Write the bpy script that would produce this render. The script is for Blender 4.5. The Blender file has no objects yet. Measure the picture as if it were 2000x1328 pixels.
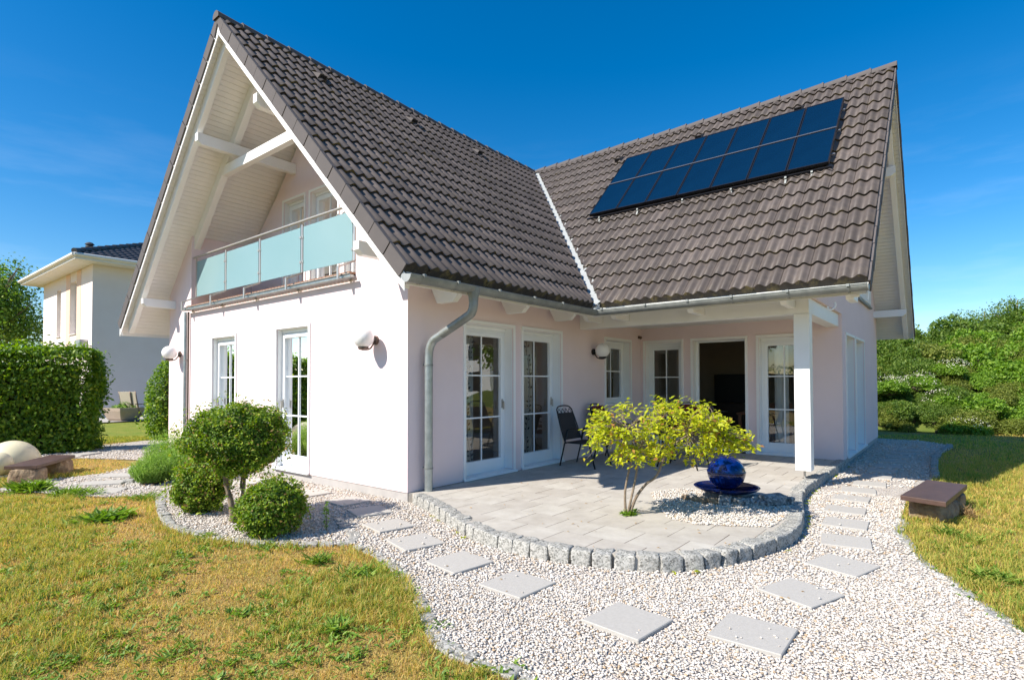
import bpy, bmesh, math, random
import numpy as np
from mathutils import Vector, Matrix
random.seed(7)
RNG = np.random.default_rng(11)
R = math.radians
sc = bpy.context.scene
col = sc.collection

# ------------------------------------------------------------------ camera, sky, sun, exposure
CAM = np.array([-4.7489, -5.5644, 1.4289])
YAW, PITCH, ROLL, FPX, PPX, PPY = 0.6764, 0.0212, -0.0022, 1079.75, 1001.57, 723.69
_fw = np.array([math.cos(YAW)*math.cos(PITCH), math.sin(YAW)*math.cos(PITCH), math.sin(PITCH)])
_rt = np.array([math.sin(YAW), -math.cos(YAW), 0.0]); _up = np.cross(_rt, _fw)
_r2 = math.cos(ROLL)*_rt + math.sin(ROLL)*_up; _u2 = -math.sin(ROLL)*_rt + math.cos(ROLL)*_up
cd = bpy.data.cameras.new('camera'); cam = bpy.data.objects.new('camera', cd); col.objects.link(cam)
m = Matrix.Identity(4)
for i in range(3):
    m[i][0], m[i][1], m[i][2], m[i][3] = _r2[i], _u2[i], -_fw[i], CAM[i]
cam.matrix_world = m
cd.sensor_fit = 'HORIZONTAL'; cd.sensor_width = 36.0; cd.lens = 36.0*FPX/2000.0
cd.shift_x = (1000-PPX)/2000.0; cd.shift_y = (PPY-664)/2000.0
cd.clip_start = 0.05; cd.clip_end = 2000
sc.camera = cam
SUND = Vector((1.05, -0.42, -1.0)).normalized()          # direction the light travels
SUN_EL = math.asin(-SUND.z); SUN_AZ = math.atan2(-SUND.x, -SUND.y)
world = bpy.data.worlds.new("World"); sc.world = world; world.use_nodes = True
wn = world.node_tree.nodes; wl = world.node_tree.links
bg = wn['Background']
sky = wn.new('ShaderNodeTexSky'); sky.sky_type = 'NISHITA'; sky.sun_disc = False
sky.sun_elevation = SUN_EL; sky.sun_rotation = SUN_AZ
sky.air_density = 1.0; sky.dust_density = 0.35; sky.ozone_density = 3.0
hs = wn.new('ShaderNodeHueSaturation'); hs.inputs['Saturation'].default_value = 1.45; hs.inputs['Value'].default_value = 1.0
wl.new(sky.outputs[0], hs.inputs['Color'])
# thin cirrus wisps low in the sky
tc = wn.new('ShaderNodeTexCoord'); mp = wn.new('ShaderNodeMapping'); mp.inputs['Scale'].default_value = (1.6, 1.6, 9.0)
mp.inputs['Rotation'].default_value = (0.12, -0.1, 0.4)
nz = wn.new('ShaderNodeTexNoise'); nz.inputs['Scale'].default_value = 2.2; nz.inputs['Detail'].default_value = 9; nz.inputs['Roughness'].default_value = 0.6
rp = wn.new('ShaderNodeValToRGB'); rp.color_ramp.elements[0].position = 0.5; rp.color_ramp.elements[1].position = 0.82
sx = wn.new('ShaderNodeSeparateXYZ'); hr = wn.new('ShaderNodeMapRange')
hr.inputs['From Min'].default_value = 0.42; hr.inputs['From Max'].default_value = 0.02; hr.inputs['To Min'].default_value = 0.0; hr.inputs['To Max'].default_value = 0.22
mu = wn.new('ShaderNodeMath'); mu.operation = 'MULTIPLY'
mx = wn.new('ShaderNodeMixRGB'); mx.inputs['Color2'].default_value = (7.5, 8.2, 9.2, 1)
wl.new(tc.outputs['Generated'], mp.inputs['Vector']); wl.new(mp.outputs[0], nz.inputs['Vector']); wl.new(nz.outputs['Fac'], rp.inputs['Fac'])
wl.new(tc.outputs['Generated'], sx.inputs[0]); wl.new(sx.outputs['Z'], hr.inputs['Value'])
wl.new(rp.outputs['Color'], mu.inputs[0]); wl.new(hr.outputs[0], mu.inputs[1]); wl.new(mu.outputs[0], mx.inputs['Fac'])
wl.new(hs.outputs[0], mx.inputs['Color1']); wl.new(mx.outputs[0], bg.inputs['Color'])
bg.inputs['Strength'].default_value = 0.11
sl = bpy.data.lights.new('sun', 'SUN'); sl.energy = 5.0; sl.angle = R(0.5); sl.color = (1.0, 0.935, 0.84)
so = bpy.data.objects.new('sun', sl); col.objects.link(so); so.rotation_euler = SUND.to_track_quat('-Z', 'Y').to_euler(); so.location = (-20, 10, 25)
sc.view_settings.view_transform = 'Standard'; sc.view_settings.look = 'None'; sc.view_settings.gamma = 1.0
sc.view_settings.exposure = 0.64
sc.cycles.max_bounces = 8; sc.cycles.transparent_max_bounces = 12

def onz(px, py, z=-.1):
    d = _fw + _r2*(px-PPX)/FPX + _u2*(PPY-py)/FPX
    return CAM + d*((z-CAM[2])/d[2])

# ------------------------------------------------------------------ helpers
def tag(o, label=None, cat=None, group=None, kind=None):
    if label: o['label'] = label
    if cat: o['category'] = cat
    if group: o['group'] = group
    if kind: o['kind'] = kind
    return o
def thing(name, label, cat, loc=(0,0,0), rz=0, group=None):
    o = bpy.data.objects.new(name, None); o.empty_display_size = .1; col.objects.link(o)
    o.location = loc; o.rotation_euler = (0,0,rz)
    return tag(o, label, cat, group)
def kids(o): return [c for c in bpy.data.objects if c.parent is o]
def copy_tree(o, parent=None):
    ch = kids(o); c = o.copy(); col.objects.link(c)
    if parent is not None: c.parent = parent
    for k in ch: copy_tree(k, c)
    return c

class MB:
    def __init__(s): s.v=[]; s.f=[]; s.mi=[]; s.cur=0
    def add(s, vs, fs):
        n=len(s.v); s.v += [tuple(map(float,p)) for p in vs]
        for f in fs: s.f.append(tuple(i+n for i in f)); s.mi.append(s.cur)
        return s
    def box(s,x0,y0,z0,x1,y1,z1):
        x0,x1=min(x0,x1),max(x0,x1); y0,y1=min(y0,y1),max(y0,y1); z0,z1=min(z0,z1),max(z0,z1)
        return s.add([(x0,y0,z0),(x1,y0,z0),(x1,y1,z0),(x0,y1,z0),(x0,y0,z1),(x1,y0,z1),(x1,y1,z1),(x0,y1,z1)],
            [(3,2,1,0),(4,5,6,7),(0,1,5,4),(1,2,6,5),(2,3,7,6),(3,0,4,7)])
    def prism(s, poly, vec):           # poly: 3-D planar points, extruded by vec
        n=len(poly); v=Vector(vec); P=[Vector(p) for p in poly]
        nrm=Vector((0,0,0))
        for i in range(n):
            a,b=P[i],P[(i+1)%n]; nrm+=a.cross(b)
        if nrm.dot(v)>0: P=P[::-1]
        Q=[p+v for p in P]
        return s.add(P+Q,[tuple(range(n)),tuple(range(2*n-1,n-1,-1))]+[(i,i+n,(i+1)%n+n,(i+1)%n) for i in range(n)])
    def bar(s,p,q,w,h,up=(0,0,1)):     # rectangular bar p->q, w across, h along up
        p,q,up=Vector(p),Vector(q),Vector(up); d=(q-p).normalized(); sd=d.cross(up).normalized(); u=sd.cross(d)
        a=sd*w/2; b=u*h/2
        return s.prism([p-a-b,p+a-b,p+a+b,p-a+b], q-p)
    def tube(s,pts,r,n=10,caps=True):
        pts=[Vector(p) for p in pts]; rs=r if isinstance(r,(list,tuple)) else [r]*len(pts)
        base=len(s.v); prev=None; rings=[]
        for i,p in enumerate(pts):
            d=(pts[min(i+1,len(pts)-1)]-pts[max(i-1,0)]).normalized()
            if prev is None:
                a=d.orthogonal().normalized()
            else:
                a=(prev-d*prev.dot(d)); a=a.normalized() if a.length>1e-6 else d.orthogonal().normalized()
            prev=a; b=d.cross(a)
            rings.append([p+(a*math.cos(2*math.pi*k/n)+b*math.sin(2*math.pi*k/n))*rs[i] for k in range(n)])
        vs=[q for rg in rings for q in rg]; fs=[]
        for i in range(len(pts)-1):
            for k in range(n):
                fs.append((i*n+k,i*n+(k+1)%n,(i+1)*n+(k+1)%n,(i+1)*n+k))
        if caps: fs.append(tuple(range(n-1,-1,-1))); fs.append(tuple((len(pts)-1)*n+k for k in range(n)))
        return s.add(vs,fs)
    def lathe(s,prof,c=(0,0,0),n=32):  # prof: (r,z)
        c=Vector(c); vs=[];fs=[]
        for r_,z_ in prof:
            for k in range(n):
                a=2*math.pi*k/n; vs.append((c.x+r_*math.cos(a),c.y+r_*math.sin(a),c.z+z_))
        for i in range(len(prof)-1):
            for k in range(n): fs.append((i*n+k,i*n+(k+1)%n,(i+1)*n+(k+1)%n,(i+1)*n+k))
        return s.add(vs,fs)
    def sphere(s,c,r,n=24,m_=14,sz=1.0):
        return s.lathe([(max(1e-4,r*math.sin(math.pi*i/m_)),-r*sz*math.cos(math.pi*i/m_)) for i in range(m_+1)],c,n)
    def build(s,name,mat,parent=None,smooth=False,bevel=0,loc=None,auto=None):
        me=bpy.data.meshes.new(name); me.from_pydata(s.v,[],s.f)
        mats=mat if isinstance(mat,(list,tuple)) else [mat]
        for q in mats: me.materials.append(q)
        if len(mats)>1: me.polygons.foreach_set('material_index',s.mi)
        o=bpy.data.objects.new(name,me); col.objects.link(o)
        if parent is not None: o.parent=parent
        if loc is not None: o.location=loc
        if bevel:
            bm=bmesh.new(); bm.from_mesh(me)
            bmesh.ops.bevel(bm,geom=[e for e in bm.edges if len(e.link_faces)==2 and e.calc_face_angle(0)>.6],offset=bevel,segments=2,profile=.6,affect='EDGES',clamp_overlap=True)
            bm.to_mesh(me); bm.free()
        if smooth:
            me.polygons.foreach_set('use_smooth',[True]*len(me.polygons))
            if auto:
                me.set_sharp_from_angle(angle=R(auto))
        me.update()
        return o

def np_mesh(name, V, F, mat, parent=None, attr=None, smooth=False, loc=None, mi=None):
    """V (n,3), F (m,k) constant k; attr: dict name->(n,) float point attribute"""
    me=bpy.data.meshes.new(name); F=np.asarray(F,np.int32); k=F.shape[1]
    me.vertices.add(len(V)); me.vertices.foreach_set('co',np.asarray(V,np.float32).ravel())
    me.loops.add(F.size); me.loops.foreach_set('vertex_index',F.ravel())
    me.polygons.add(len(F)); me.polygons.foreach_set('loop_start',np.arange(0,F.size,k,dtype=np.int32))
    mats=mat if isinstance(mat,(list,tuple)) else [mat]
    for q in mats: me.materials.append(q)
    if mi is not None: me.polygons.foreach_set('material_index',np.asarray(mi,np.int32))
    if smooth: me.polygons.foreach_set('use_smooth',np.ones(len(F),bool))
    if attr:
        for nme,a in attr.items():
            at=me.attributes.new(nme,'FLOAT','POINT'); at.data.foreach_set('value',np.asarray(a,np.float32))
    me.update(calc_edges=True); me.validate()
    o=bpy.data.objects.new(name,me); col.objects.link(o)
    if parent is not None: o.parent=parent
    if loc is not None: o.location=loc
    return o

# ------------------------------------------------------------------ materials
def mat(name, color=(.5,.5,.5), rough=.6, metal=0, noise=None, bump=None, spec=.5, coord='Object'):
    """noise=(scale, color2, amount) ; bump=(scale,strength,dist)"""
    m=bpy.data.materials.new(name); m.use_nodes=True; n=m.node_tree.nodes; l=m.node_tree.links; b=n['Principled BSDF']
    b.inputs['Base Color'].default_value=(*color,1); b.inputs['Roughness'].default_value=rough; b.inputs['Metallic'].default_value=metal
    b.inputs['Specular IOR Level'].default_value=spec
    t=n.new('ShaderNodeTexCoord')
    if noise:
        q=n.new('ShaderNodeTexNoise'); q.inputs['Scale'].default_value=noise[0]; q.inputs['Detail'].default_value=8; q.inputs['Roughness'].default_value=.65
        l.new(t.outputs[coord],q.inputs['Vector'])
        r=n.new('ShaderNodeValToRGB'); r.color_ramp.elements[0].position=.35; r.color_ramp.elements[1].position=.68
        r.color_ramp.elements[0].color=(*color,1)
        c2=tuple(color[i]*(1-noise[2])+noise[1][i]*noise[2] for i in range(3)); r.color_ramp.elements[1].color=(*c2,1)
        l.new(q.outputs['Fac'],r.inputs['Fac']); l.new(r.outputs['Color'],b.inputs['Base Color'])
    if bump:
        q=n.new('ShaderNodeTexNoise'); q.inputs['Scale'].default_value=bump[0]; q.inputs['Detail'].default_value=6
        l.new(t.outputs[coord],q.inputs['Vector'])
        p=n.new('ShaderNodeBump'); p.inputs['Strength'].default_value=bump[1]; p.inputs['Distance'].default_value=bump[2]
        l.new(q.outputs['Fac'],p.inputs['Height']); l.new(p.outputs['Normal'],b.inputs['Normal'])
    return m
def N(m): return m.node_tree.nodes, m.node_tree.links, m.node_tree.nodes['Principled BSDF']

def leaf_mat(name, stops, transl=.35, rough=.45, tcol=None):
    m=bpy.data.materials.new(name); m.use_nodes=True; n,l,b=N(m)
    a=n.new('ShaderNodeAttribute'); a.attribute_name='tint'
    r=n.new('ShaderNodeValToRGB'); cr=r.color_ramp
    while len(cr.elements)<len(stops): cr.elements.new(.5)
    for e,(p,c) in zip(cr.elements,stops): e.position=p; e.color=(*c,1)
    l.new(a.outputs['Fac'],r.inputs['Fac']); l.new(r.outputs['Color'],b.inputs['Base Color'])
    b.inputs['Roughness'].default_value=rough; b.inputs['Specular IOR Level'].default_value=.4
    t=n.new('ShaderNodeBsdfTranslucent'); x=n.new('ShaderNodeMixShader'); x.inputs[0].default_value=transl
    hh=n.new('ShaderNodeHueSaturation'); hh.inputs['Saturation'].default_value=1.1; hh.inputs['Value'].default_value=1.5
    l.new(r.outputs['Color'],hh.inputs['Color']); l.new(hh.outputs[0],t.inputs['Color'])
    l.new(b.outputs[0],x.inputs[1]); l.new(t.outputs[0],x.inputs[2]); l.new(x.outputs[0],n['Material Output'].inputs['Surface'])
    return m

M={}
M['plaster']=mat('pink_plaster',(.81,.675,.675),.9,noise=(1.4,(.765,.63,.63),.7),bump=(170,.35,.005),spec=.2)
M['plinth']=mat('plinth_render',(.44,.42,.40),.9,noise=(7,(.36,.34,.33),.7),bump=(200,.3,.004),spec=.2)
M['white']=mat('white_paint',(.86,.86,.85),.45,noise=(3,(.80,.80,.78),.5),spec=.4)
M['upvc']=mat('white_window_frame',(.84,.86,.87),.3,noise=(5,(.78,.80,.81),.4),spec=.5)
M['ceil']=mat('white_ceiling',(.8,.78,.74),.8,noise=(3,(.74,.72,.68),.5))
M['zinc']=mat('weathered_zinc',(.30,.315,.30),.5,.5,noise=(5,(.17,.185,.18),.8),bump=(40,.06,.003))
M['zincbright']=mat('zinc_pipe',(.46,.50,.49),.4,.7,noise=(9,(.28,.31,.31),.8),bump=(40,.05,.003))
M['flash']=mat('valley_sheet',(.36,.38,.38),.65,.1,noise=(9,(.27,.29,.30),.6))
M['steel']=mat('brushed_steel',(.50,.47,.43),.38,.6,noise=(30,(.40,.38,.35),.5))
M['blackmetal']=mat('black_painted_metal',(.012,.012,.014),.35,.2,noise=(20,(.03,.03,.03),.5))
M['blackmesh']=mat('black_mesh_fabric',(.015,.015,.018),.7,noise=(90,(.04,.04,.045),.7))
M['concrete']=mat('grey_concrete_slab',(.46,.437,.40),.9,noise=(40,(.39,.37,.335),.8),bump=(330,.28,.004),spec=.2)
M['soil']=mat('dark_soil',(.05,.032,.022),.95,noise=(20,(.09,.055,.035),.8),bump=(40,.9,.02))
M['benchwood']=mat('dark_stained_bench_wood',(.075,.042,.032),.5,noise=(6,(.13,.075,.055),.7),bump=(30,.2,.004))
M['bark']=mat('grey_brown_bark',(.17,.125,.085),.85,noise=(18,(.30,.24,.17),.8),bump=(40,.6,.01))
M['twig']=mat('dark_twig',(.07,.052,.03),.9,noise=(12,(.035,.04,.018),.8))
M['cream']=mat('cream_plastic_globe',(.78,.70,.47),.38,noise=(4,(.74,.66,.42),.5))
M['blueglaze']=mat('cobalt_blue_glaze',(.001,.018,.15),.07,noise=(6,(.003,.004,.02),.95),bump=(9,.05,.01),spec=.7)
M['terracotta']=mat('sandstone_planter',(.40,.31,.235),.85,noise=(9,(.33,.25,.19),.6))
M['woodfloor']=mat('wood_decking',(.36,.19,.11),.6,noise=(8,(.26,.13,.075),.7))
M['interior']=mat('interior_wall',(.36,.29,.22),.9,noise=(2,(.32,.26,.2),.5))
M['intfloor']=mat('interior_floor',(.16,.09,.05),.5,noise=(4,(.11,.065,.04),.7))
M['darkwood']=mat('dark_cabinet',(.035,.022,.016),.4,noise=(5,(.06,.035,.025),.7))
M['tablewood']=mat('warm_wood',(.22,.09,.04),.4,noise=(5,(.16,.06,.03),.7))
M['lampwhite']=mat('opal_glass_globe',(.86,.85,.84),.18,noise=(2,(.84,.83,.82),.5),spec=.6)
M['bronze']=mat('brown_lamp_bracket',(.13,.095,.075),.38,.7,noise=(20,(.2,.15,.12),.5))
M['solarframe']=mat('black_anodised_frame',(.02,.02,.024),.4,.6,noise=(9,(.035,.035,.04),.5))
M['railgrey']=mat('aluminium_rail',(.5,.5,.5),.35,.85,noise=(12,(.4,.4,.4),.5))
M['nbwall']=mat('neighbour_plaster',(.75,.67,.63),.9,noise=(1.3,(.70,.61,.56),.6),bump=(120,.2,.004),spec=.2)
M['nbgrey']=mat('neighbour_soffit',(.70,.69,.66),.6,noise=(3,(.62,.61,.58),.5))
M['nbroof']=mat('neighbour_roof_tile',(.045,.045,.05),.55,noise=(8,(.07,.07,.075),.6))
M['bluefloor']=mat('red_floral_cushion',(.22,.02,.02),.8,noise=(14,(.02,.015,.015),.9))
M['grout']=mat('bench_ground',(.3,.25,.2),.9,noise=(9,(.2,.2,.15),.5))
M['banner']=mat('white_banner_cloth',(.8,.8,.82),.8,noise=(2,(.74,.74,.77),.5))
M['ink']=mat('dark_print',(.03,.03,.04),.7,noise=(9,(.05,.05,.06),.5))
M['mint']=None

# soffit boards: fine grooves between horizontal boards
def board_mat(name, color, period, axis='Z', depth=.9):
    m=mat(name,color,.55,noise=(3,tuple(c*.93 for c in color),.6)); n,l,b=N(m)
    t=n.new('ShaderNodeTexCoord'); s=n.new('ShaderNodeSeparateXYZ'); l.new(t.outputs['Object'],s.inputs[0])
    d=n.new('ShaderNodeMath'); d.operation='DIVIDE'; d.inputs[1].default_value=period; l.new(s.outputs[axis],d.inputs[0])
    f=n.new('ShaderNodeMath'); f.operation='FRACT'; l.new(d.outputs[0],f.inputs[0])
    r=n.new('ShaderNodeValToRGB'); e=r.color_ramp.elements; e[0].position=0; e[0].color=(0,0,0,1); e[1].position=.12; e[1].color=(1,1,1,1)
    l.new(f.outputs[0],r.inputs['Fac'])
    p=n.new('ShaderNodeBump'); p.inputs['Strength'].default_value=depth; p.inputs['Distance'].default_value=.012
    l.new(r.outputs['Color'],p.inputs['Height']); l.new(p.outputs['Normal'],b.inputs['Normal'])
    return m
M['soffit']=board_mat('white_soffit_boards',(.86,.85,.825),.068)
M['soffitx']=board_mat('white_soffit_boards_flat',(.86,.85,.825),.1,'X')

# roof tiles
def tile_mat(name, c1, c2, rim_mix):
    m=bpy.data.materials.new(name); m.use_nodes=True; n,l,b=N(m)
    a=n.new('ShaderNodeAttribute'); a.attribute_name='tint'
    mixc=n.new('ShaderNodeMixRGB'); mixc.inputs[1].default_value=(*c1,1); mixc.inputs[2].default_value=(*c2,1); l.new(a.outputs['Fac'],mixc.inputs[0])
    t=n.new('ShaderNodeTexCoord'); q=n.new('ShaderNodeTexNoise'); q.inputs['Scale'].default_value=9; q.inputs['Detail'].default_value=8
    l.new(t.outputs['Object'],q.inputs['Vector'])
    d=n.new('ShaderNodeMixRGB'); d.blend_type='MULTIPLY'; d.inputs[0].default_value=.55
    rr=n.new('ShaderNodeValToRGB'); rr.color_ramp.elements[0].position=.3; rr.color_ramp.elements[0].color=(.72,.72,.72,1); rr.color_ramp.elements[1].position=.7; rr.color_ramp.elements[1].color=(1.15,1.12,1.1,1)
    l.new(q.outputs['Fac'],rr.inputs['Fac']); l.new(mixc.outputs[0],d.inputs[1]); l.new(rr.outputs['Color'],d.inputs[2])
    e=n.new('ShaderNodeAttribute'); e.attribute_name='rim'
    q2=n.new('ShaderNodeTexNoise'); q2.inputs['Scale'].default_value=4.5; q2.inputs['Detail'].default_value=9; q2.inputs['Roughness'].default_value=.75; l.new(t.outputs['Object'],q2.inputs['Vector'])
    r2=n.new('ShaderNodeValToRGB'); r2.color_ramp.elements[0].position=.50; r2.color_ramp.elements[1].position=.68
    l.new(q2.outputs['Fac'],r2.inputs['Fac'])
    rim_col=n.new('ShaderNodeMixRGB'); rim_col.inputs[1].default_value=(.035,.028,.020,1); rim_col.inputs[2].default_value=(.24,.185,.06,1); l.new(r2.outputs['Color'],rim_col.inputs[0])  # tile edge colour: dark brown with noise patches of yellow moss
    m3=n.new('ShaderNodeMath'); m3.operation='MULTIPLY'; m3.inputs[1].default_value=rim_mix; l.new(e.outputs['Fac'],m3.inputs[0])
    mo=n.new('ShaderNodeMixRGB'); l.new(m3.outputs[0],mo.inputs[0]); l.new(d.outputs[0],mo.inputs[1]); l.new(rim_col.outputs[0],mo.inputs[2])
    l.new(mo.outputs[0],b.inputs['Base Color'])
    b.inputs['Roughness'].default_value=.55; b.inputs['Specular IOR Level'].default_value=.35
    q3=n.new('ShaderNodeTexNoise'); q3.inputs['Scale'].default_value=160; l.new(t.outputs['Object'],q3.inputs['Vector'])
    p=n.new('ShaderNodeBump'); p.inputs['Strength'].default_value=.12; p.inputs['Distance'].default_value=.004; l.new(q3.outputs['Fac'],p.inputs['Height']); l.new(p.outputs['Normal'],b.inputs['Normal'])
    return m
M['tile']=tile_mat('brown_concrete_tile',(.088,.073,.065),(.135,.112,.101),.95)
M['verge']=mat('verge_tile',(.118,.104,.100),.75,noise=(5,(.10,.09,.088),.7),bump=(150,.1,.003),spec=.2)

# glass: thin pane, fresnel mix of reflection and see-through
def glass_mat(name, tint=(.86,.9,.9), boost=1.0, rough=0.0):
    m=bpy.data.materials.new(name); m.use_nodes=True; n=m.node_tree.nodes; l=m.node_tree.links
    for x in list(n):
        if x.type=='BSDF_PRINCIPLED': n.remove(x)
    out=n['Material Output']; tr=n.new('ShaderNodeBsdfTransparent'); tr.inputs[0].default_value=(*tint,1)
    g=n.new('ShaderNodeBsdfGlossy'); g.inputs['Roughness'].default_value=rough; g.inputs[0].default_value=(1,1,1,1)
    fr=n.new('ShaderNodeFresnel'); fr.inputs[0].default_value=1.55
    mu=n.new('ShaderNodeMath'); mu.operation='MULTIPLY_ADD'; mu.inputs[1].default_value=1.25*boost; mu.inputs[2].default_value=.06; mu.use_clamp=True
    l.new(fr.outputs[0],mu.inputs[0])
    tn=n.new('ShaderNodeTexNoise'); tn.inputs['Scale'].default_value=1.6; tcn=n.new('ShaderNodeTexCoord'); l.new(tcn.outputs['Object'],tn.inputs['Vector'])
    bp=n.new('ShaderNodeBump'); bp.inputs['Strength'].default_value=.025; bp.inputs['Distance'].default_value=.05; l.new(tn.outputs['Fac'],bp.inputs['Height']); l.new(bp.outputs[0],g.inputs['Normal'])
    x=n.new('ShaderNodeMixShader'); l.new(mu.outputs[0],x.inputs[0]); l.new(tr.outputs[0],x.inputs[1]); l.new(g.outputs[0],x.inputs[2]); l.new(x.outputs[0],out.inputs['Surface'])
    return m
M['glass']=glass_mat('window_glass')
def frosted():
    m=bpy.data.materials.new('frosted_mint_glass'); m.use_nodes=True; n,l,b=N(m)
    b.inputs['Base Color'].default_value=(.33,.52,.54,1); b.inputs['Roughness'].default_value=.22; b.inputs['Specular IOR Level'].default_value=.5
    t=n.new('ShaderNodeBsdfTranslucent'); t.inputs[0].default_value=(.38,.58,.60,1); x=n.new('ShaderNodeMixShader'); x.inputs[0].default_value=.35
    q=n.new('ShaderNodeTexNoise'); q.inputs['Scale'].default_value=.8; tcn=n.new('ShaderNodeTexCoord'); l.new(tcn.outputs['Object'],q.inputs['Vector'])
    r=n.new('ShaderNodeValToRGB'); r.color_ramp.elements[0].color=(.28,.47,.49,1); r.color_ramp.elements[1].color=(.40,.57,.59,1); l.new(q.outputs['Fac'],r.inputs['Fac']); l.new(r.outputs['Color'],b.inputs['Base Color'])
    l.new(b.outputs[0],x.inputs[1]); l.new(t.outputs[0],x.inputs[2]); l.new(x.outputs[0],n['Material Output'].inputs['Surface'])
    return m
M['frost']=frosted()
def curtain_mat():
    m=bpy.data.materials.new('sheer_curtain'); m.use_nodes=True; n,l,b=N(m)
    b.inputs['Base Color'].default_value=(.72,.74,.74,1); b.inputs['Roughness'].default_value=.9
    q=n.new('ShaderNodeTexNoise'); q.inputs['Scale'].default_value=3; tcn=n.new('ShaderNodeTexCoord'); l.new(tcn.outputs['Object'],q.inputs['Vector'])
    r=n.new('ShaderNodeValToRGB'); r.color_ramp.elements[0].color=(.62,.65,.66,1); r.color_ramp.elements[1].color=(.78,.79,.78,1); l.new(q.outputs['Fac'],r.inputs['Fac']); l.new(r.outputs['Color'],b.inputs['Base Color'])
    t=n.new('ShaderNodeBsdfTransparent'); x=n.new('ShaderNodeMixShader'); x.inputs[0].default_value=.35
    l.new(b.outputs[0],x.inputs[1]); l.new(t.outputs[0],x.inputs[2]); l.new(x.outputs[0],n['Material Output'].inputs['Surface'])
    return m
M['curtain']=curtain_mat()
def solar_mat():
    m=mat('dark_blue_collector_glass',(.0015,.012,.034),.1,noise=(.9,(.002,.017,.046),.8),spec=.2)
    return m
M['solar']=solar_mat()

def granite_mat(name, base, dark, light, scale=55):
    m=bpy.data.materials.new(name); m.use_nodes=True; n,l,b=N(m)
    t=n.new('ShaderNodeTexCoord'); v=n.new('ShaderNodeTexVoronoi'); v.inputs['Scale'].default_value=scale*1.6; l.new(t.outputs['Object'],v.inputs['Vector'])
    r=n.new('ShaderNodeValToRGB'); cr=r.color_ramp; cr.elements[0].color=(*dark,1); cr.elements[1].color=(*light,1); e=cr.elements.new(.45); e.color=(*base,1); cr.elements[0].position=.05; cr.elements[2].position=.9
    s=n.new('ShaderNodeSeparateXYZ'); l.new(v.outputs['Color'],s.inputs[0]); l.new(s.outputs[0],r.inputs['Fac'])
    q=n.new('ShaderNodeTexNoise'); q.inputs['Scale'].default_value=3; q.inputs['Detail'].default_value=5; l.new(t.outputs['Object'],q.inputs['Vector'])
    mm=n.new('ShaderNodeMixRGB'); mm.blend_type='MULTIPLY'; mm.inputs[0].default_value=.5; r2=n.new('ShaderNodeValToRGB'); r2.color_ramp.elements[0].position=.35; r2.color_ramp.elements[0].color=(.7,.7,.68,1); r2.color_ramp.elements[1].position=.65
    l.new(q.outputs['Fac'],r2.inputs['Fac']); l.new(r.outputs['Color'],mm.inputs[1]); l.new(r2.outputs['Color'],mm.inputs[2]); l.new(mm.outputs[0],b.inputs['Base Color'])
    b.inputs['Roughness'].default_value=.85
    p=n.new('ShaderNodeBump'); p.inputs['Strength'].default_value=.5; p.inputs['Distance'].default_value=.008; q4=n.new('ShaderNodeTexNoise'); q4.inputs['Scale'].default_value=45; q4.inputs['Detail'].default_value=6; l.new(t.outputs['Object'],q4.inputs['Vector']); l.new(q4.outputs['Fac'],p.inputs['Height']); l.new(p.outputs['Normal'],b.inputs['Normal'])
    return m
M['granite']=granite_mat('grey_granite',(.35,.345,.315),(.15,.145,.13),(.48,.465,.43))
M['boulder']=mat('ochre_boulder',(.38,.28,.18),.9,noise=(7,(.15,.085,.05),.95),bump=(18,1.0,.03))
M['rock']=granite_mat('grey_rock',(.26,.27,.27),(.1,.1,.1),(.42,.42,.41),25)

def gravel_mat():
    m=bpy.data.materials.new('white_gravel_bed'); m.use_nodes=True; n,l,b=N(m)
    t=n.new('ShaderNodeTexCoord'); v=n.new('ShaderNodeTexVoronoi'); v.inputs['Scale'].default_value=48; v.inputs['Randomness'].default_value=1; l.new(t.outputs['Object'],v.inputs['Vector'])
    s=n.new('ShaderNodeSeparateXYZ'); l.new(v.outputs['Color'],s.inputs[0])
    r=n.new('ShaderNodeValToRGB'); cr=r.color_ramp; cr.elements[0].color=(.36,.30,.24,1); cr.elements[1].color=(.62,.575,.52,1); e=cr.elements.new(.3); e.color=(.53,.47,.405,1)
    l.new(s.outputs[0],r.inputs['Fac'])
    l.new(r.outputs['Color'],b.inputs['Base Color'])
    p=n.new('ShaderNodeBump'); p.inputs['Strength'].default_value=1.0; p.inputs['Distance'].default_value=.02; p.invert=True; l.new(v.outputs['Distance'],p.inputs['Height']); l.new(p.outputs['Normal'],b.inputs['Normal'])
    b.inputs['Roughness'].default_value=.9; b.inputs['Specular IOR Level'].default_value=.2
    return m
M['gravel']=gravel_mat()
def stone_mat():
    m=bpy.data.materials.new('white_gravel_stone'); m.use_nodes=True; n,l,b=N(m)
    a=n.new('ShaderNodeAttribute'); a.attribute_name='tint'; r=n.new('ShaderNodeValToRGB'); cr=r.color_ramp
    st=[(0,(.27,.21,.16)),(.08,(.52,.37,.22)),(.22,(.52,.455,.38)),(.55,(.595,.545,.485)),(1,(.68,.645,.60))]
    while len(cr.elements)<len(st): cr.elements.new(.5)
    for e,(p,c) in zip(cr.elements,st): e.position=p; e.color=(*c,1)
    l.new(a.outputs['Fac'],r.inputs['Fac']); l.new(r.outputs['Color'],b.inputs['Base Color']); b.inputs['Roughness'].default_value=.85; b.inputs['Specular IOR Level'].default_value=.25
    return m
M['stone']=stone_mat()
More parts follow.
